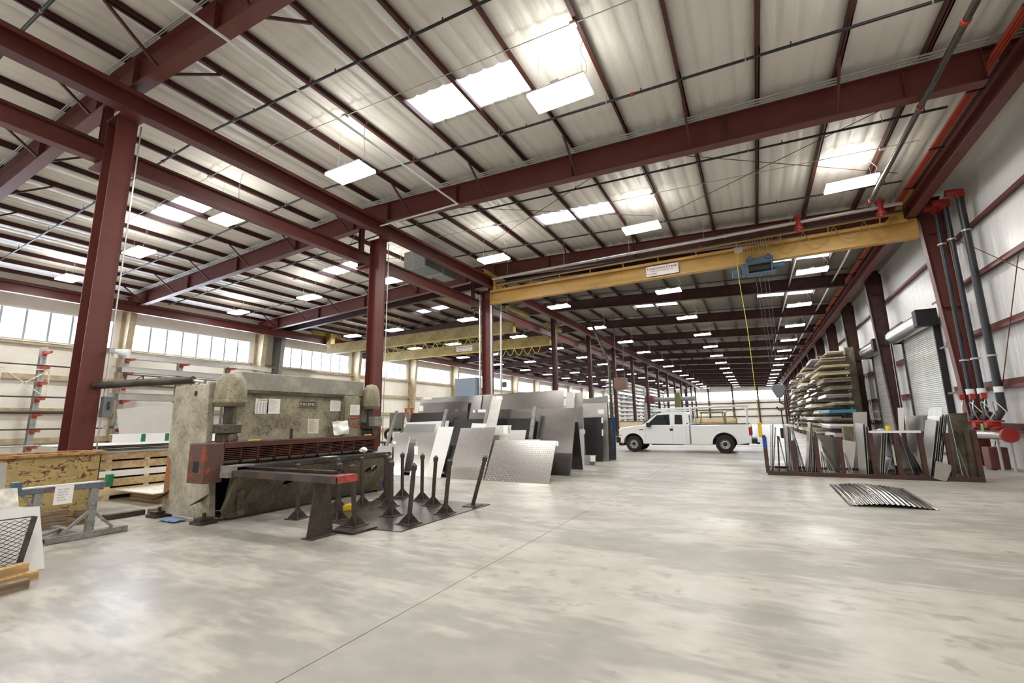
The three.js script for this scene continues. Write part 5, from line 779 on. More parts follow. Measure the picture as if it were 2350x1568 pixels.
{ const p = at(935, 965, 'z', -15.5); const c = thing('step_ladder', 'red stepladder behind the sheet racks', 'ladder'), x = p.x; for (const s of [-0.22, 0.22]) { mesh('rail', bar(V(x + s * 1.3, 0, -15.2), V(x + s * 0.7, 2.15, -15.55), 0.05, 0.03), M.ladderRed, c); mesh('rear_rail', bar(V(x + s * 1.3, 0, -16.1), V(x + s * 0.7, 2.1, -15.6), 0.04, 0.03), M.ladderRed, c); } for (let k = 1; k < 7; k++) mesh('step', rbox(x - 0.24, x + 0.24, k * 0.3, k * 0.3 + 0.03, -15.22 - k * 0.05, -15.3 - k * 0.05, 0.005), M.zinc, c); mesh('cap', rbox(x - 0.2, x + 0.2, 2.13, 2.18, -15.5, -15.7, 0.01), M.ladderRed, c); settle(c); }
{ const p = at(895, 985, 'z', -13.5), c = thing('plasma_table', 'low workshop table with a black cable chain beside the shear', 'table'), x = p.x; mesh('bench_top', rbox(x - 0.9, x + 0.7, 0.78, 0.86, -13.2, -14.2, 0.01), M.darkSteel, c); for (const dx of [-0.8, 0.6]) for (const z of [-13.3, -14.1]) mesh('leg', box(x + dx - 0.04, x + dx + 0.04, 0, 0.78, z - 0.04, z + 0.04), M.darkSteel, c); mesh('back_board', box(x - 0.6, x + 0.1, 1.2, 1.95, -14.1, -14.16), M.millBrown, c); mesh('board_post', [box(x - 0.5, x - 0.46, 0.86, 1.2, -14.1, -14.14), box(x, x + 0.04, 0.86, 1.2, -14.1, -14.14)], M.darkSteel, c); mesh('cable_chain', tube([V(x + 0.6, 1.3, -13.4), V(x + 0.1, 1.32, -13.4), V(x - 0.12, 1.2, -13.4), V(x - 0.1, 1.0, -13.4), V(x + 0.2, 0.95, -13.4)], 0.06, 20, 6), M.black, c); mesh('chain_stand', box(x + 0.15, x + 0.25, 0.86, 0.93, -13.35, -13.45), M.black, c); settle(c); }
// ---------- offcut rack by the roller doors ----------
const RK = (a, b) => [1740 + a / 4.02, 800 + b / 4.02], RZ = -14.42;
{
  const c = thing('offcut_rack', 'long low brown steel rack full of standing sheet offcuts', 'rack'), a = at(...RK(92, 1165), 'y', 0), b = at(...RK(2095, 1235), 'y', 0), x0 = a.x, x1 = b.x;
  mesh('base_rail', rbox(x0, x1, 0, 0.1, RZ - 0.02, RZ + 0.06, 0.006), M.rackBrown ?? mat('rackBrown', { map: mottled(256, 1, '#4e3129', '#432b25', { scale: 5 }), roughness: 0.55 }), c); mesh('base_rail', rbox(x0, x1, 0, 0.1, RZ - 1.5, RZ - 1.42, 0.006), M.rackBrown, c);
  mesh('tray', box(x0, x1, 0.03, 0.045, RZ - 1.45, RZ), M.rackBrown, c);
  [[95, 1130, 52, 815, 'blueBin'], [345, 1140, 322, 850], [560, 1150, 535, 820], [795, 1160, 748, 815], [1090, 1175, 1030, 755], [1325, 1185, 1258, 760], [1565, 1195, 1482, 765], [1805, 1200, 1742, 765], [2080, 1215, 1975, 750]].forEach(([ax, ay, bx, by, m], i) => {
    const p = at(...RK(ax, ay), 'z', RZ), q = at(...RK(bx, by), 'z', RZ); p.y = 0.05; if (i > 3 && i < 8) q.y = 1.1; const xm = (p.x + q.x) / 2;
    mesh('upright', [box(xm - 0.045, xm + 0.045, 0.05, q.y, RZ - 0.09, RZ - 0.075), box(xm - 0.045, xm + 0.045, 0.05, q.y, RZ + 0.0, RZ + 0.015), box(xm - 0.008, xm + 0.008, 0.05, q.y, RZ - 0.08, RZ)], M.rackBrown, c);
    if (i === 0) mesh('painted_top', box(xm - 0.05, xm + 0.05, q.y - 0.3, q.y + 0.004, RZ + 0.015, RZ + 0.019), M.blueBin, c).userData.label = 'blue painted top';
    mesh('upright', box(xm - 0.045, xm + 0.045, 0.05, q.y, RZ - 1.45, RZ - 1.35), M.rackBrown, c);
  });
  settle(c);
  const E = [[118, 1130, 118, 705, 0], [132, 1132, 138, 700, 1], [142, 1138, 162, 728, 0], [198, 1125, 186, 815, 5], [262, 1062, 192, 812, 3], [275, 1135, 242, 702, 1], [288, 1138, 264, 712, 0], [300, 1138, 286, 722, 1], [316, 1135, 296, 728, 0], [372, 1140, 330, 905, 1], [388, 1140, 335, 850, 3], [410, 1145, 330, 800, 0], [445, 1145, 318, 740, 2],
    [452, 1145, 482, 680, 0], [472, 1140, 496, 690, 1], [490, 1150, 506, 745, 0], [506, 1150, 520, 762, 2], [524, 1150, 534, 775, 1], [543, 1150, 549, 802, 0], [602, 1150, 582, 950, 0], [632, 1155, 590, 962, 3], [660, 1160, 600, 985, 0], [690, 1160, 612, 1002, 1], [714, 1162, 606, 970, 0], [775, 1165, 562, 832, 2],
    [850, 1165, 802, 965, 1], [880, 1165, 812, 985, 0], [1000, 1170, 962, 692, 1], [1018, 1170, 985, 692, 0], [1042, 1172, 1026, 1050, 3], [1066, 1172, 1010, 722, 0], [1122, 1175, 1140, 752, 0], [1160, 1180, 1188, 752, 0], [1178, 1180, 1232, 1010, 1], [1274, 1180, 1202, 742, 2], [1298, 1182, 1282, 1082, 1], [1445, 1190, 1290, 762, 1], [1462, 1190, 1312, 802, 3], [1500, 1192, 1382, 902, 3], [1540, 1195, 1430, 962, 0],
    [1590, 1195, 1642, 660, 1], [1608, 1200, 1676, 625, 0], [1634, 1200, 1700, 545, 1], [1652, 1205, 1714, 612, 0], [1668, 1205, 1728, 622, 1], [1684, 1205, 1742, 622, 2], [1888, 1205, 1756, 612, 0], [1945, 1205, 1842, 922, 1], [2022, 1215, 1962, 762, 0], [2040, 1215, 1976, 705, 1]];
  E.sort((p, q) => p[0] - q[0]); // more sheets fill the narrow gaps of each bunch
  for (const [p, q] of E.slice(0, -1).map((p, i) => [p, E[i + 1]])) { const da = q[0] - p[0], db = q[2] - p[2], g = Math.min(da, db), n = 1; if (p[0] < 1300 && g >= 20 && Math.max(da, db) < 75 && Math.abs(da - db) < 14) for (let k = 1; k <= n; k++) { const t = k / (n + 1); E.push([p[0] + da * t, p[1] + (q[1] - p[1]) * t, p[2] + db * t, Math.max(p[3], q[3]) + 15 * k, [0, 1, 2, 1][(k + Math.round(p[0])) % 4]]); } }
  const mats = [M.alu, M.aluDull, M.mill, M.millDark, M.millBrown, M.green];
  E.forEach(([ax, ay, bx, by, k], i) => {
    const p = at(...RK(ax, ay), 'z', RZ - 0.12), q = at(...RK(bx, by), 'z', RZ - 0.12); p.y = 0.052; const L = (ax > 590 && ax < 900) || ax > 1870 ? 0.22 : 0.7 + 0.45 * rnd(), th = k === 0 ? 0.012 : 0.008, dx = q.x - p.x, dy = q.y - p.y, n = V(dy, -dx, 0).normalize().multiplyScalar(th), back = V(0, 0, -L), base = V(p.x, 0.052, p.z);
    const o = mesh('sheet_offcut', prism([p, q, q.clone().add(back), p.clone().add(back)].map((v) => v.sub(base)), n), mats[k]); o.position.copy(base);
    tag(o, k === 5 ? 'green sheet offcut standing edge-on in the brown rack' : k === 3 ? 'dark sheet offcut standing edge-on in the brown rack' : k === 2 ? 'grey steel offcut standing edge-on in the brown rack' : k === 1 ? 'dull pale offcut standing edge-on in the brown rack' : 'bright aluminium offcut standing edge-on in the brown rack', 'offcut', ['bright', 'dull', 'grey', 'dark', 'brown', 'green'][k] + ' offcuts in the brown rack');
  });
}
function rackFace(pix, z, k, m, name, label, cat, th = 0.006) { const pts = pix.map(([a, b]) => { const d = ray(...RK(a, b)), t = (z - k * EYE) / (d.z + k * d.y); return d.multiplyScalar(t).add(camera.position); }); for (const p of pts) p.y = Math.max(p.y, z < RZ - 1.5 ? 0.004 : 0.047); if (z < RZ - 1.5) { pts[2].y = pts[3].y = 0.004; pts[2].z = pts[3].z = z; } const base = V(pts[0].x, 0, z), o = mesh(name, prism(pts.map((p) => p.clone().sub(base)), V(0, -k, -1).normalize().multiplyScalar(th)), m); o.position.copy(base); return tag(o, label, cat); }
rackFace([[560, 790], [742, 826], [762, 1150], [640, 1120]], RZ - 0.45, 0.02, M.millBrown, 'metal_sheet', 'brown steel sheet facing out of the brown rack', 'sheet');
rackFace([[875, 590], [1003, 585], [1015, 1100], [890, 1100]], RZ - 1.56, 0.02, M.aluDull, 'metal_sheet', 'pale grey panel standing tall in the middle of the brown rack', 'sheet');
rackFace([[775, 842], [902, 862], [880, 1100], [830, 1100]], RZ - 0.42, 0.02, M.alu, 'metal_sheet', 'small pale sheet facing out beside the brown one', 'sheet');
rackFace([[1362, 622], [1612, 615], [1600, 1150], [1350, 1150]], RZ - 1.58, 0.02, M.alu, 'metal_sheet', 'shiny sheet mirroring the lamps behind the rack uprights', 'sheet');
rackFace([[1758, 600], [1925, 596], [2005, 1205], [1890, 1205]], RZ - 0.45, 0.06, M.millGold ?? mat('millGold', { map: mottled(256, 1.4, '#6e6757', '#5b5547', { scale: 3 }), roughness: 0.28, metalness: 0.85 }), 'metal_sheet', 'dark golden sheet at the wall end of the brown rack', 'sheet');
rackFace([[1030, 760], [1190, 752], [1190, 1120], [1100, 1120]], RZ - 1.6, 0.0, M.rackBrown, 'metal_sheet', 'rusty brown sheet at the back of the brown rack', 'sheet');
rackFace([[1286, 548], [1342, 545], [1316, 900], [1280, 900]], RZ - 1.66, 0.02, M.film, 'metal_sheet', 'narrow white strip standing high at the back of the rack', 'sheet');
{ const c = thing('cardboard_box', 'tall brownish carton standing behind the middle of the brown rack', 'carton'), a = at(...RK(775, 725), 'z', RZ - 1.9), b = at(...RK(895, 835), 'z', RZ - 1.9); mesh('carton', rbox(a.x, b.x + 0.1, 0, a.y, RZ - 1.75, RZ - 2.05, 0.01), M.boxGrey ?? mat('boxGrey', { map: mottled(256, 0.8, '#84765f', '#746751', { scale: 4 }), roughness: 0.8 }), c); mesh('flap', box(a.x, b.x + 0.1, a.y, a.y + 0.006, RZ - 1.75, RZ - 1.9), M.boxGrey, c); settle(c); }
{ const a = at(...RK(1018, 738), 'z', RZ - 0.04), b = at(...RK(1492, 757), 'z', RZ - 0.04); tag(mesh('white_batten', bar(V(a.x, 1.128, RZ - 0.04), V(b.x, 1.128, RZ - 0.04), 0.12, 0.05), M.whitePaint), 'long white batten lying across the tops of the rack uprights', 'batten'); const c = thing('yellow_roll', 'yellow tape roll lying on the white batten', 'tape roll'), p = at(...RK(1200, 720), 'z', RZ - 0.04); mesh('roll', (() => { const g = lathe([[0.03, 0], [0.058, 0], [0.058, 0.12], [0.03, 0.12], [0.03, 0]], 0, 0, 0, 20); return g; })(), M.safety, c); c.position.set(p.x, 1.154, RZ - 0.04); }
{ // corrugated offcut leaning on the rack foot
  const z = RZ + 0.18, pts = [[1655, 1040], [1795, 1080], [1790, 1130], [1738, 1236], [1622, 1200]].map(([a, b]) => at(...RK(a, b), 'z', z)); for (const p of pts) { p.y = Math.max(0.004, p.y); p.z = z - 0.25 * p.y; } tag(mesh('ribbed_offcut', prism(pts, V(0, 0, -0.012)), M.ribbed ?? mat('ribbed', { color: '#b9b6b0', roughness: 0.35, metalness: 0.8, bumpMap: texture(64, (u, v) => { const k = 128 + 127 * Math.sin(v * Math.PI * 2); return [k, k, k]; }, 0.04, { srgb: false }), bumpScale: 0.012 })), 'torn ribbed metal offcut leaning on the foot of the brown rack', 'offcut'); }
{ // bowed ribbed sheet lying on the floor
  const q = [at(1903, 1113, 'y', 0.0), at(2072, 1122, 'y', 0.0), at(2155, 1172, 'y', 0.0), at(1950, 1162, 'y', 0.0)], nx = 160, nz = 14, P = [], I = [];
  for (const s of [0, 1]) for (let j = 0; j <= nz; j++) for (let i = 0; i <= nx; i++) { const u = i / nx, v = j / nz, a = q[0].clone().lerp(q[1], u), b = q[3].clone().lerp(q[2], u), p = a.lerp(b, v); p.y = 0.01 + 0.1 * Math.sin(Math.PI * Math.min(1, u * 1.05)) * (0.5 + 0.5 * Math.sin(Math.PI * v)) + 0.0065 * Math.cos(u * 2 * Math.PI * 17) - s * 0.002; P.push(p.x, p.y, p.z); }
  const W = nx + 1, N = W * (nz + 1); for (let j = 0; j < nz; j++) for (let i = 0; i < nx; i++) { const a = j * W + i; I.push(a, a + W, a + 1, a + 1, a + W, a + W + 1, N + a, N + a + 1, N + a + W, N + a + 1, N + a + W + 1, N + a + W); }
  const g = new THREE.BufferGeometry(); g.setAttribute('position', new THREE.Float32BufferAttribute(P, 3)); g.setIndex(I); g.computeVertexNormals(); const n = g.toNonIndexed(); boxUV(n); const c = q[0].clone().add(q[2]).multiplyScalar(0.5); n.translate(-c.x, 0, -c.z); const o = cast(new THREE.Mesh(n, mat('polished', { color: '#cfccc6', roughness: 0.12, metalness: 1 }))); o.name = 'ribbed_sheet'; o.position.set(c.x, 0, c.z); scene.add(o); tag(o, 'shiny bowed ribbed metal sheet lying flat on the open floor', 'sheet');
}
// ---------- loaded cantilever rack along the wall ----------
for (let k = 0; k < 10; k++) { const z = -33.4 - 3.4 * k, c = thing('stock_rack', k ? 'tan cantilever rack post further along the wall under stacked stock' : 'tall tan cantilever rack post at the open end of the stacked stock', 'rack', k ? 'tan rack posts along the wall' : undefined); mesh('upright', wcolumn(5.3, z, 0.02, 5.6, 0.42, 0.3, 0.02), M.tan ?? mat('tan', { map: mottled(256, 1, '#7d7362', '#6e6555', { scale: 4 }), roughness: 0.6 }), c); mesh('base', rbox(3.4, 5.5, 0, 0.3, z - 0.15, z + 0.15, 0.01), M.tan, c); for (let j = 0; j < 11; j++) mesh('arm', bar(V(5.1, 0.72 + j * 0.44, z), V(3.6, 0.76 + j * 0.44, z), 0.1, 0.1), M.tan, c); settle(c); }
{ const ms = [M.timberPale, M.stockTan, M.aluDull, M.stockGrey, M.aluDull, M.film, M.tan, M.mill]; const words = ['pale timber', 'cardboard wrapped', 'dull metal', 'weathered', 'pale metal', 'white wrapped', 'tan', 'grey steel'];
  for (let j = 0; j < 12; j++) for (let s = 0; s < 6; s++) {
    const y = j ? 0.34 + 0.44 * j : 0.305, z0 = -31.3 - s * 5.2 - rr(0, 0.7) - (j > 9 && s === 0 ? 0.9 : 0), len = rr(3.5, 4.3) - (j > 9 && s === 0 ? 0.8 : 0), x1 = 5.0 - rr(0, 0.1), wid = rr(0.9, 1.75) * (j > 9 ? 0.75 : 1), k = Math.floor(rnd() * 8), c = thing('stock_bundle', j === 3 && s === 0 ? 'bundle in teal wrapping on the loaded wall rack' : words[k] + ' bundle on the loaded wall rack', 'bundle', j === 3 && s === 0 ? undefined : words[k] + ' bundles on the wall rack'), n = 2 + Math.floor(rnd() * 2), h = rr(0.12, 0.25) / n;
    if (j > 11) continue;
    for (let q = 0; q < n; q++) mesh('layer', rbox(x1 - wid + 0.08 * q * rnd(), x1, y + 0.04 + q * h, y + 0.04 + (q + 0.94) * h, z0 - 0.25 * rnd(), z0 - len, 0.006), j === 3 && s === 0 ? M.teal : q % 2 ? ms[(k + 3) % 8] : ms[k], c);
    settle(c);
  } }
// ---------- white pickup truck ----------
{
  const c = thing('pickup_truck', 'white extended-cab pickup truck with a white ladder rack, parked across the aisle', 'truck'), zn = -22.2, zf = -24.15, zm = (zn + zf) / 2, W = M.truckWhite;
  const arch = (cx, r, y0, n = 14) => Array.from({ length: n + 1 }, (_, i) => { const a = Math.PI - Math.PI * i / n; return [cx + r * Math.cos(a), y0 + r * Math.sin(a)]; });
  // lower body: front fender and cab
  const cab = [[-5.95, 0.42], [-5.78, 0.42], ...arch(-5.3, 0.47, 0.4).slice(1, -1).map(([x, y]) => [x, y]), [-4.82, 0.38], [-2.76, 0.36], [-2.74, 1.24], [-4.85, 1.25], [-5.3, 1.21], [-5.86, 1.13], [-6.0, 1.04], [-6.02, 0.6]];
  mesh('body', extrudeXY(cab, zf, zn, [], 0.035), W, c);
  const bed = [[-2.7, 0.36], [-1.84, 0.36], ...arch(-1.33, 0.5, 0.4).slice(1, -1), [-0.82, 0.38], [-0.28, 0.44], [-0.24, 1.2], [-0.3, 1.25], [-2.7, 1.23]];
  mesh('bed_side', extrudeXY(bed, zn - 0.14, zn, [], 0.03), W, c); mesh('bed_side', extrudeXY(bed, zf, zf + 0.14, [], 0.03), W, c);
  mesh('bed_floor', box(-2.7, -0.26, 0.62, 0.68, zf + 0.1, zn - 0.1), M.black, c); mesh('bed_bulkhead', box(-2.7, -2.66, 0.5, 1.22, zf + 0.05, zn - 0.05), W, c); mesh('tailgate', rbox(-0.34, -0.26, 0.6, 1.22, zf + 0.06, zn - 0.06, 0.02), W, c);
  mesh('bed_rail_cap', [rbox(-2.68, -0.3, 1.235, 1.262, zn - 0.14, zn - 0.01, 0.01), rbox(-2.68, -0.3, 1.235, 1.262, zf + 0.01, zf + 0.14, 0.01)], M.black, c);
  mesh('wheel_flare', tube(arch(-1.33, 0.52, 0.4).map(([x, y]) => V(x, y, zn + 0.005)), 0.035, 30, 6), W, c); mesh('wheel_flare', tube(arch(-5.3, 0.49, 0.4).map(([x, y]) => V(x, y, zn)), 0.028, 30, 6), W, c);
  // cabin with inward leaning sides
  { const lo = [[-4.88, 1.235], [-2.75, 1.235]], P = [], side = (s) => (x, y) => V(x, y, s > 0 ? zn - 0.03 - (y - 1.2) * 0.22 : zf + 0.03 + (y - 1.2) * 0.22), N = side(1), Fa = side(-1);
    const out = [[-4.88, 1.22], [-4.2, 1.76], [-3.95, 1.83], [-3.4, 1.85], [-2.9, 1.83], [-2.77, 1.72], [-2.73, 1.22]];
    const tri = (a, b, d) => P.push(a.x, a.y, a.z, b.x, b.y, b.z, d.x, d.y, d.z), ctr = [-3.5, 1.5];
    for (let i = 0; i < out.length; i++) { const a = out[i], b = out[(i + 1) % out.length]; tri(N(...a), N(...ctr), N(...b)); tri(Fa(...a), Fa(...b), Fa(...ctr)); tri(N(...a), N(...b), Fa(...b)); tri(N(...a), Fa(...b), Fa(...a)); }
    const g = new THREE.BufferGeometry(); g.setAttribute('position', new THREE.Float32BufferAttribute(P, 3)); g.computeVertexNormals(); mesh('cabin', finish(g), mat('truckCab', { color: '#e4e5e5', roughness: 0.35, side: THREE.DoubleSide }), c);
    const pane = (pts, name, m = M.glass) => { for (const s of [1, -1]) { const S = side(s), q = pts.map(([x, y]) => { const v = S(x, y); v.z += s * 0.006; return v; }); mesh(name, prism(q, V(0, 0, -s * 0.004)), m, c); } };
    pane([[-4.66, 1.25], [-4.62, 1.29], [-4.17, 1.7], [-3.6, 1.73], [-3.58, 1.24]], 'side_window'); pane([[-3.38, 1.27], [-3.36, 1.71], [-3.04, 1.69], [-3.02, 1.27]], 'side_window');
    mesh('windscreen', prism([V(-4.9, 1.27, zn - 0.12), V(-4.26, 1.75, zn - 0.22), V(-4.26, 1.75, zf + 0.22), V(-4.9, 1.27, zf + 0.12)].map((v) => v.add(V(-0.012, 0.012, 0))), V(0.01, -0.01, 0)), M.glass, c); mesh('rear_window', box(-2.745, -2.735, 1.32, 1.66, zf + 0.3, zn - 0.3), M.glass, c);
    for (const g of [box(-3.49, -3.482, 0.42, 1.22, zn - 0.001, zn + 0.003), box(-2.9, -2.893, 0.42, 1.22, zn - 0.001, zn + 0.003), box(-4.72, -4.713, 0.45, 1.15, zn - 0.001, zn + 0.003), box(-2.745, -2.7, 0.38, 1.22, zn - 0.02, zn - 0.005)]) mesh('seam', g, M.cableGrey, c);
    mesh('mirror', [rbox(-4.62, -4.42, 1.16, 1.36, zn + 0.05, zn + 0.24, 0.03), rod(V(-4.5, 1.2, zn - 0.02), V(-4.5, 1.2, zn + 0.1), 0.02, 8)], M.black, c); mesh('mirror', rbox(-4.62, -4.42, 1.16, 1.36, zf - 0.24, zf - 0.05, 0.03), M.black, c); }
  mesh('door_handle', [rbox(-3.6, -3.46, 0.98, 1.08, zn - 0.01, zn + 0.02, 0.01)], M.black, c); mesh('fender_badge', box(-5.0, -4.8, 1.02, 1.06, zn - 0.003, zn + 0.006), M.darkSteel, c); mesh('fuel_cap', rod(V(-2.45, 0.95, zn - 0.01), V(-2.45, 0.95, zn + 0.003), 0.09, 20), W, c);
  mesh('front_bumper', [rbox(-6.15, -5.86, 0.42, 0.72, zf + 0.02, zn + 0.0, 0.05), rbox(-6.05, -5.8, 0.28, 0.42, zf + 0.2, zn - 0.15, 0.03)], M.black, c); mesh('grille', rbox(-6.04, -5.98, 0.72, 1.04, zf + 0.35, zn - 0.35, 0.02), M.darkSteel, c);
  mesh('headlight', rbox(-6.03, -5.88, 0.8, 1.04, zn - 0.32, zn - 0.002, 0.03), M.glass, c); mesh('indicator', rbox(-6.0, -5.84, 0.73, 0.81, zn - 0.3, zn + 0.003, 0.02), M.amber, c); mesh('headlight', rbox(-6.03, -5.88, 0.8, 1.04, zf + 0.002, zf + 0.32, 0.03), M.glass, c);
  mesh('tail_lamp', rbox(-0.36, -0.23, 0.76, 1.12, zn - 0.2, zn + 0.006, 0.02), M.lensRed, c); mesh('tail_lamp', rbox(-0.36, -0.23, 0.76, 1.12, zf - 0.006, zf + 0.2, 0.02), M.lensRed, c);
  mesh('rear_bumper', [rbox(-0.28, -0.06, 0.42, 0.62, zf + 0.04, zn - 0.04, 0.03), rbox(-0.12, 0.02, 0.36, 0.44, zm - 0.05, zm + 0.05, 0.01)], M.black, c); mesh('chassis', [box(-5.7, -0.4, 0.34, 0.46, zn - 0.75, zn - 0.65), box(-5.7, -0.4, 0.34, 0.46, zf + 0.65, zf + 0.75), rod(V(-1.33, 0.38, zf + 0.2), V(-1.33, 0.38, zn - 0.2), 0.07, 12), rod(V(-5.3, 0.38, zf + 0.2), V(-5.3, 0.38, zn - 0.2), 0.06, 12), box(-4.6, -3.2, 0.3, 0.4, zn - 1.2, zn - 0.7)], M.black, c);
  mesh('wheel_well', box(-5.78, -4.84, 0.42, 0.86, zn - 0.36, zn - 0.34), M.black, c); mesh('wheel_well', box(-1.84, -0.82, 0.42, 0.9, zn - 0.42, zn - 0.4), M.black, c);
  for (const [x, z, s] of [[-5.3, zn - 0.13, 1], [-1.33, zn - 0.13, 1], [-5.3, zf + 0.13, -1], [-1.33, zf + 0.13, -1]]) {
    const R = x < -3 ? 0.375 : 0.385, L = (pr) => { const g = new THREE.LatheGeometry(pr.map(([a, b]) => new THREE.Vector2(a, b)), 36); g.rotateX(Math.PI / 2 * s); g.translate(x, R, z); return finish(g); };
    const w = mesh('wheel', L([[0.21, -0.12], [0.33, -0.125], [R - 0.01, -0.1], [R, -0.06], [R, 0.06], [R - 0.01, 0.1], [0.33, 0.125], [0.21, 0.12]]), M.rubber, c); mesh('rim', L([[0.215, -0.1], [0.215, 0.115], [0.2, 0.12], [0.19, 0.08], [0.15, 0.05], [0.13, 0.075], [0.09, 0.08], [0.08, 0.05], [0.001, 0.05]]), M.rim, w); mesh('hub', L([[0.075, 0.05], [0.07, 0.1], [0.001, 0.1]]), M.black, w);
    const holes = []; for (let k = 0; k < 8; k++) { const a = k * Math.PI / 4, px = x + 0.165 * Math.cos(a), py = R + 0.165 * Math.sin(a); holes.push(rod(V(px, py, z + s * 0.055), V(px, py, z + s * 0.064), 0.024, 8)); } mesh('rim_opening', holes, M.black, w);
  }
  // ladder rack
  for (const z of [zn - 0.12, zf + 0.12]) { mesh('rack_rail', [rod(V(-4.35, 1.93, z), V(-3.9, 1.99, z), 0.03, 8), rod(V(-3.9, 1.99, z), V(-0.36, 2.06, z), 0.03, 8)], W, c); mesh('rack_post', [rod(V(-0.4, 1.24, z), V(-0.36, 2.06, z), 0.03, 8), rod(V(-0.55, 2.03, z), V(-0.39, 1.85, z), 0.018, 8)], W, c); mesh('rack_post', rod(V(-2.66, 1.24, z), V(-2.66, 2.02, z), 0.03, 8), W, c); mesh('rack_rail', rod(V(-4.3, 1.89, z), V(-2.6, 1.9, z), 0.02, 8), W, c); }
  for (const x of [-4.3, -2.66, -1.5, -0.38]) mesh('rack_crossbar', rod(V(x, x < -4 ? 1.93 : 2.03, zf + 0.12), V(x, x < -4 ? 1.93 : 2.03, zn - 0.12), 0.028, 8), W, c);
  mesh('sticker', box(-2.86, -2.8, 1.28, 1.32, zn - 0.044, zn - 0.04), M.lensRed, c);
  settle(c);
}
// ---------- things behind the truck ----------
{ const z = -34; const mk = (x, label) => { const c = thing('trestle', label, 'trestle'); mesh('top', rbox(x - 0.75, x + 0.75, 1.82, 1.95, z - 0.08, z + 0.08, 0.01), M.olive, c); for (const s of [-1, 1]) { mesh('leg', bar(V(x + s * 0.95, 0, z - 0.3), V(x + s * 0.65, 1.85, z), 0.1, 0.06), M.olive, c); mesh('leg', bar(V(x + s * 0.95, 0, z + 0.3), V(x + s * 0.65, 1.85, z), 0.1, 0.06), M.olive, c); } return settle(c); }; const a = at(1634, 960, 'z', z); mk(a.x, 'olive green steel trestle behind the truck bed'); const b = at(1664, 960, 'z', -36); const c = thing('gate_post', 'olive green steel post frame beside the trestle', 'post'); mesh('post', rod(V(b.x, 0, -36), V(b.x, 1.9, -36), 0.07, 10), M.olive, c); mesh('hoop', tube([V(b.x, 1.8, -36), V(b.x + 0.2, 2.0, -36), V(b.x + 0.6, 1.9, -36), V(b.x + 0.65, 0, -36)], 0.03, 20, 6), M.olive, c); settle(c);
  for (let k = 0; k < 5; k++) { const y = 0.3 * k, p = at(1630, 970, 'z', -38); tag(mesh('lumber_stack', rbox(p.x - 2.2 + 0.1 * k, p.x + 1.8, y + 0.005, y + 0.29, -38, -40.5, 0.02), k % 2 ? M.timber : M.timberPale), ['lowest', 'second', 'middle', 'fourth', 'topmost'][k] + ' layer of sawn lumber stacked behind the trestle', 'lumber'); } }
{ const c = thing('low_barrier', 'low plywood barrier wall beyond the truck bonnet', 'barrier'), a = at(1420, 965, 'z', -47), b = at(1500, 985, 'z', -47); mesh('board', box(-16.6, a.x + 6.8, 0, 1.25, -47, -47.06), M.timberPale, c); mesh('cap', box(-16.6, a.x + 6.8, 1.25, 1.33, -46.96, -47.1), M.tan, c); settle(c); }
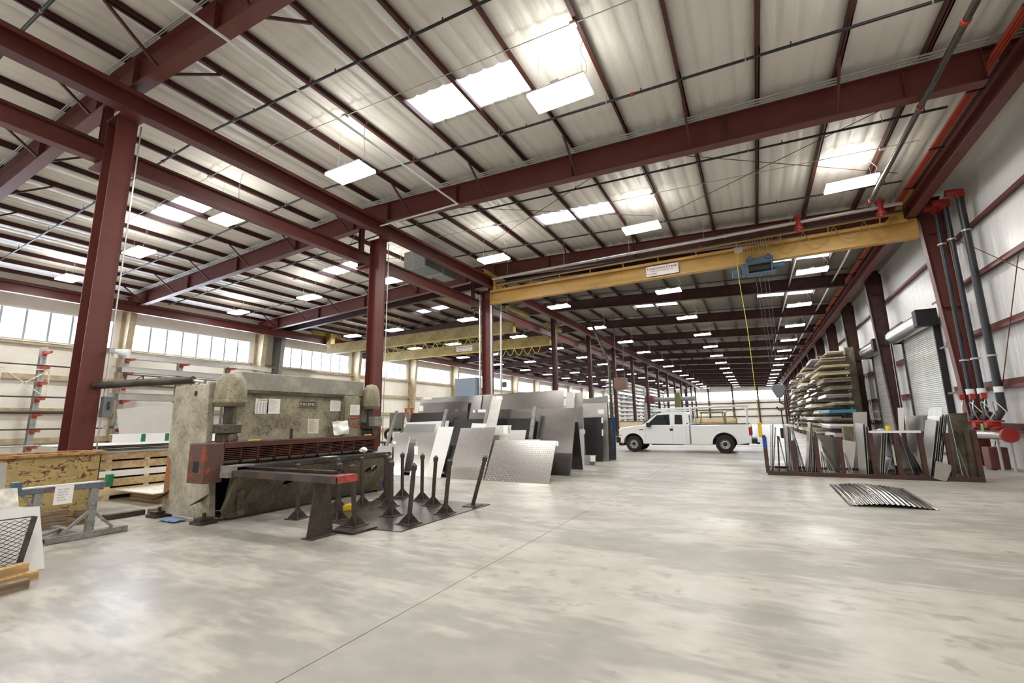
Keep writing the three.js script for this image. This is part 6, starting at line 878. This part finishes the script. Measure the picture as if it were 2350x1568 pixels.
// stock on far racks of the old building
for (let s = 0; s < 4; s++) { const z = -52 - s * 8, x = -14.2 - (s % 2) * 0.4, c = thing('far_stock_rack', ['first', 'second', 'third', 'last'][s] + ' double-sided rack of bright stock beyond the plywood barrier', 'rack'); for (const q of [0, 2.6, 5.2]) mesh('upright', box(x - 0.12, x + 0.12, 0, 6.2, z - q - 0.1, z - q + 0.1), M.zinc, c); for (let j = 0; j < 12; j++) { for (const q of [0, 5.2]) mesh('arm', box(x - 1.1, x + 1.1, 0.5 + j * 0.48, 0.56 + j * 0.48, z - q - 0.06, z - q + 0.06), M.zinc, c); } settle(c);
  for (let j = 0; j < 12; j++) for (const d of [-1, 1]) { const w = rr(0.4, 0.9), o = mesh('far_stock', rbox(x + d * 0.15, x + d * (0.15 + w), 0.563 + j * 0.48, 0.57 + j * 0.48 + rr(0.1, 0.3), z + rr(0, 0.6), z - 6 + rr(0, 0.8), 0.01), pick([M.alu, M.film, M.aluDull, M.whitePaint])); tag(o, 'bright bundle of stock on the far double-sided racks', 'bundle', 'bundles on the far racks'); } }
{ const p = at(1533, 920, 'z', -60), c = thing('vertical_machine', 'green machine tool with a long grey arm, far down the hall', 'machine'); mesh('base', rbox(p.x - 0.8, p.x + 0.8, 0, 0.9, -60.8, -59.2, 0.05), M.olive, c); mesh('stand', rbox(p.x + 0.9, p.x + 1.5, 0, 4.7, -60.4, -59.6, 0.05), M.olive, c); mesh('tool_arm', rod(V(p.x - 2.2, 3.9, -60), V(p.x + 3.2, 3.9, -60), 0.3, 16), M.greyPaint, c); mesh('tool_head', rbox(p.x - 2.8, p.x - 1.7, 3.5, 4.4, -60.4, -59.6, 0.08), M.heaterTone ?? mat('heaterTone', { color: '#7a4038', roughness: 0.6 }), c); settle(c); }
{ const p = at(1422, 880, 'z', -33), c = thing('unit_heater', 'brown boxy unit heater hung between the old columns', 'heater'); mesh('heater_case', rbox(p.x - 0.42, p.x + 0.42, p.y - 0.42, p.y + 0.42, -33, -33.8, 0.03), mat('heaterBrown', { color: '#6e5148', roughness: 0.6 }), c); mesh('hanger_rod', [rod(V(p.x - 0.3, p.y + 0.4, -33.4), V(p.x - 0.3, roofY(p.x) + 0.2, -33.4), 0.02, 6), rod(V(p.x + 0.3, p.y + 0.4, -33.4), V(p.x + 0.3, roofY(p.x) + 0.2, -33.4), 0.02, 6)], M.darkSteel, c); settle(c); }
{ const a = at(1360, 775, 'z', -29), b = at(1397, 832, 'z', -29); tag(mesh('vent_pipe', [rod(V(a.x, 7.9, -29), V(b.x, b.y, -29), 0.08, 12), rod(V(b.x, b.y, -29), V(b.x, 2.6, -29), 0.08, 12), rod(V(b.x, 2.6, -29), V(b.x, 0, -29), 0.12, 12)], M.darkSteel), 'bent grey vent pipe dropping beside an old column', 'pipe'); }
renderer.render(scene, camera);
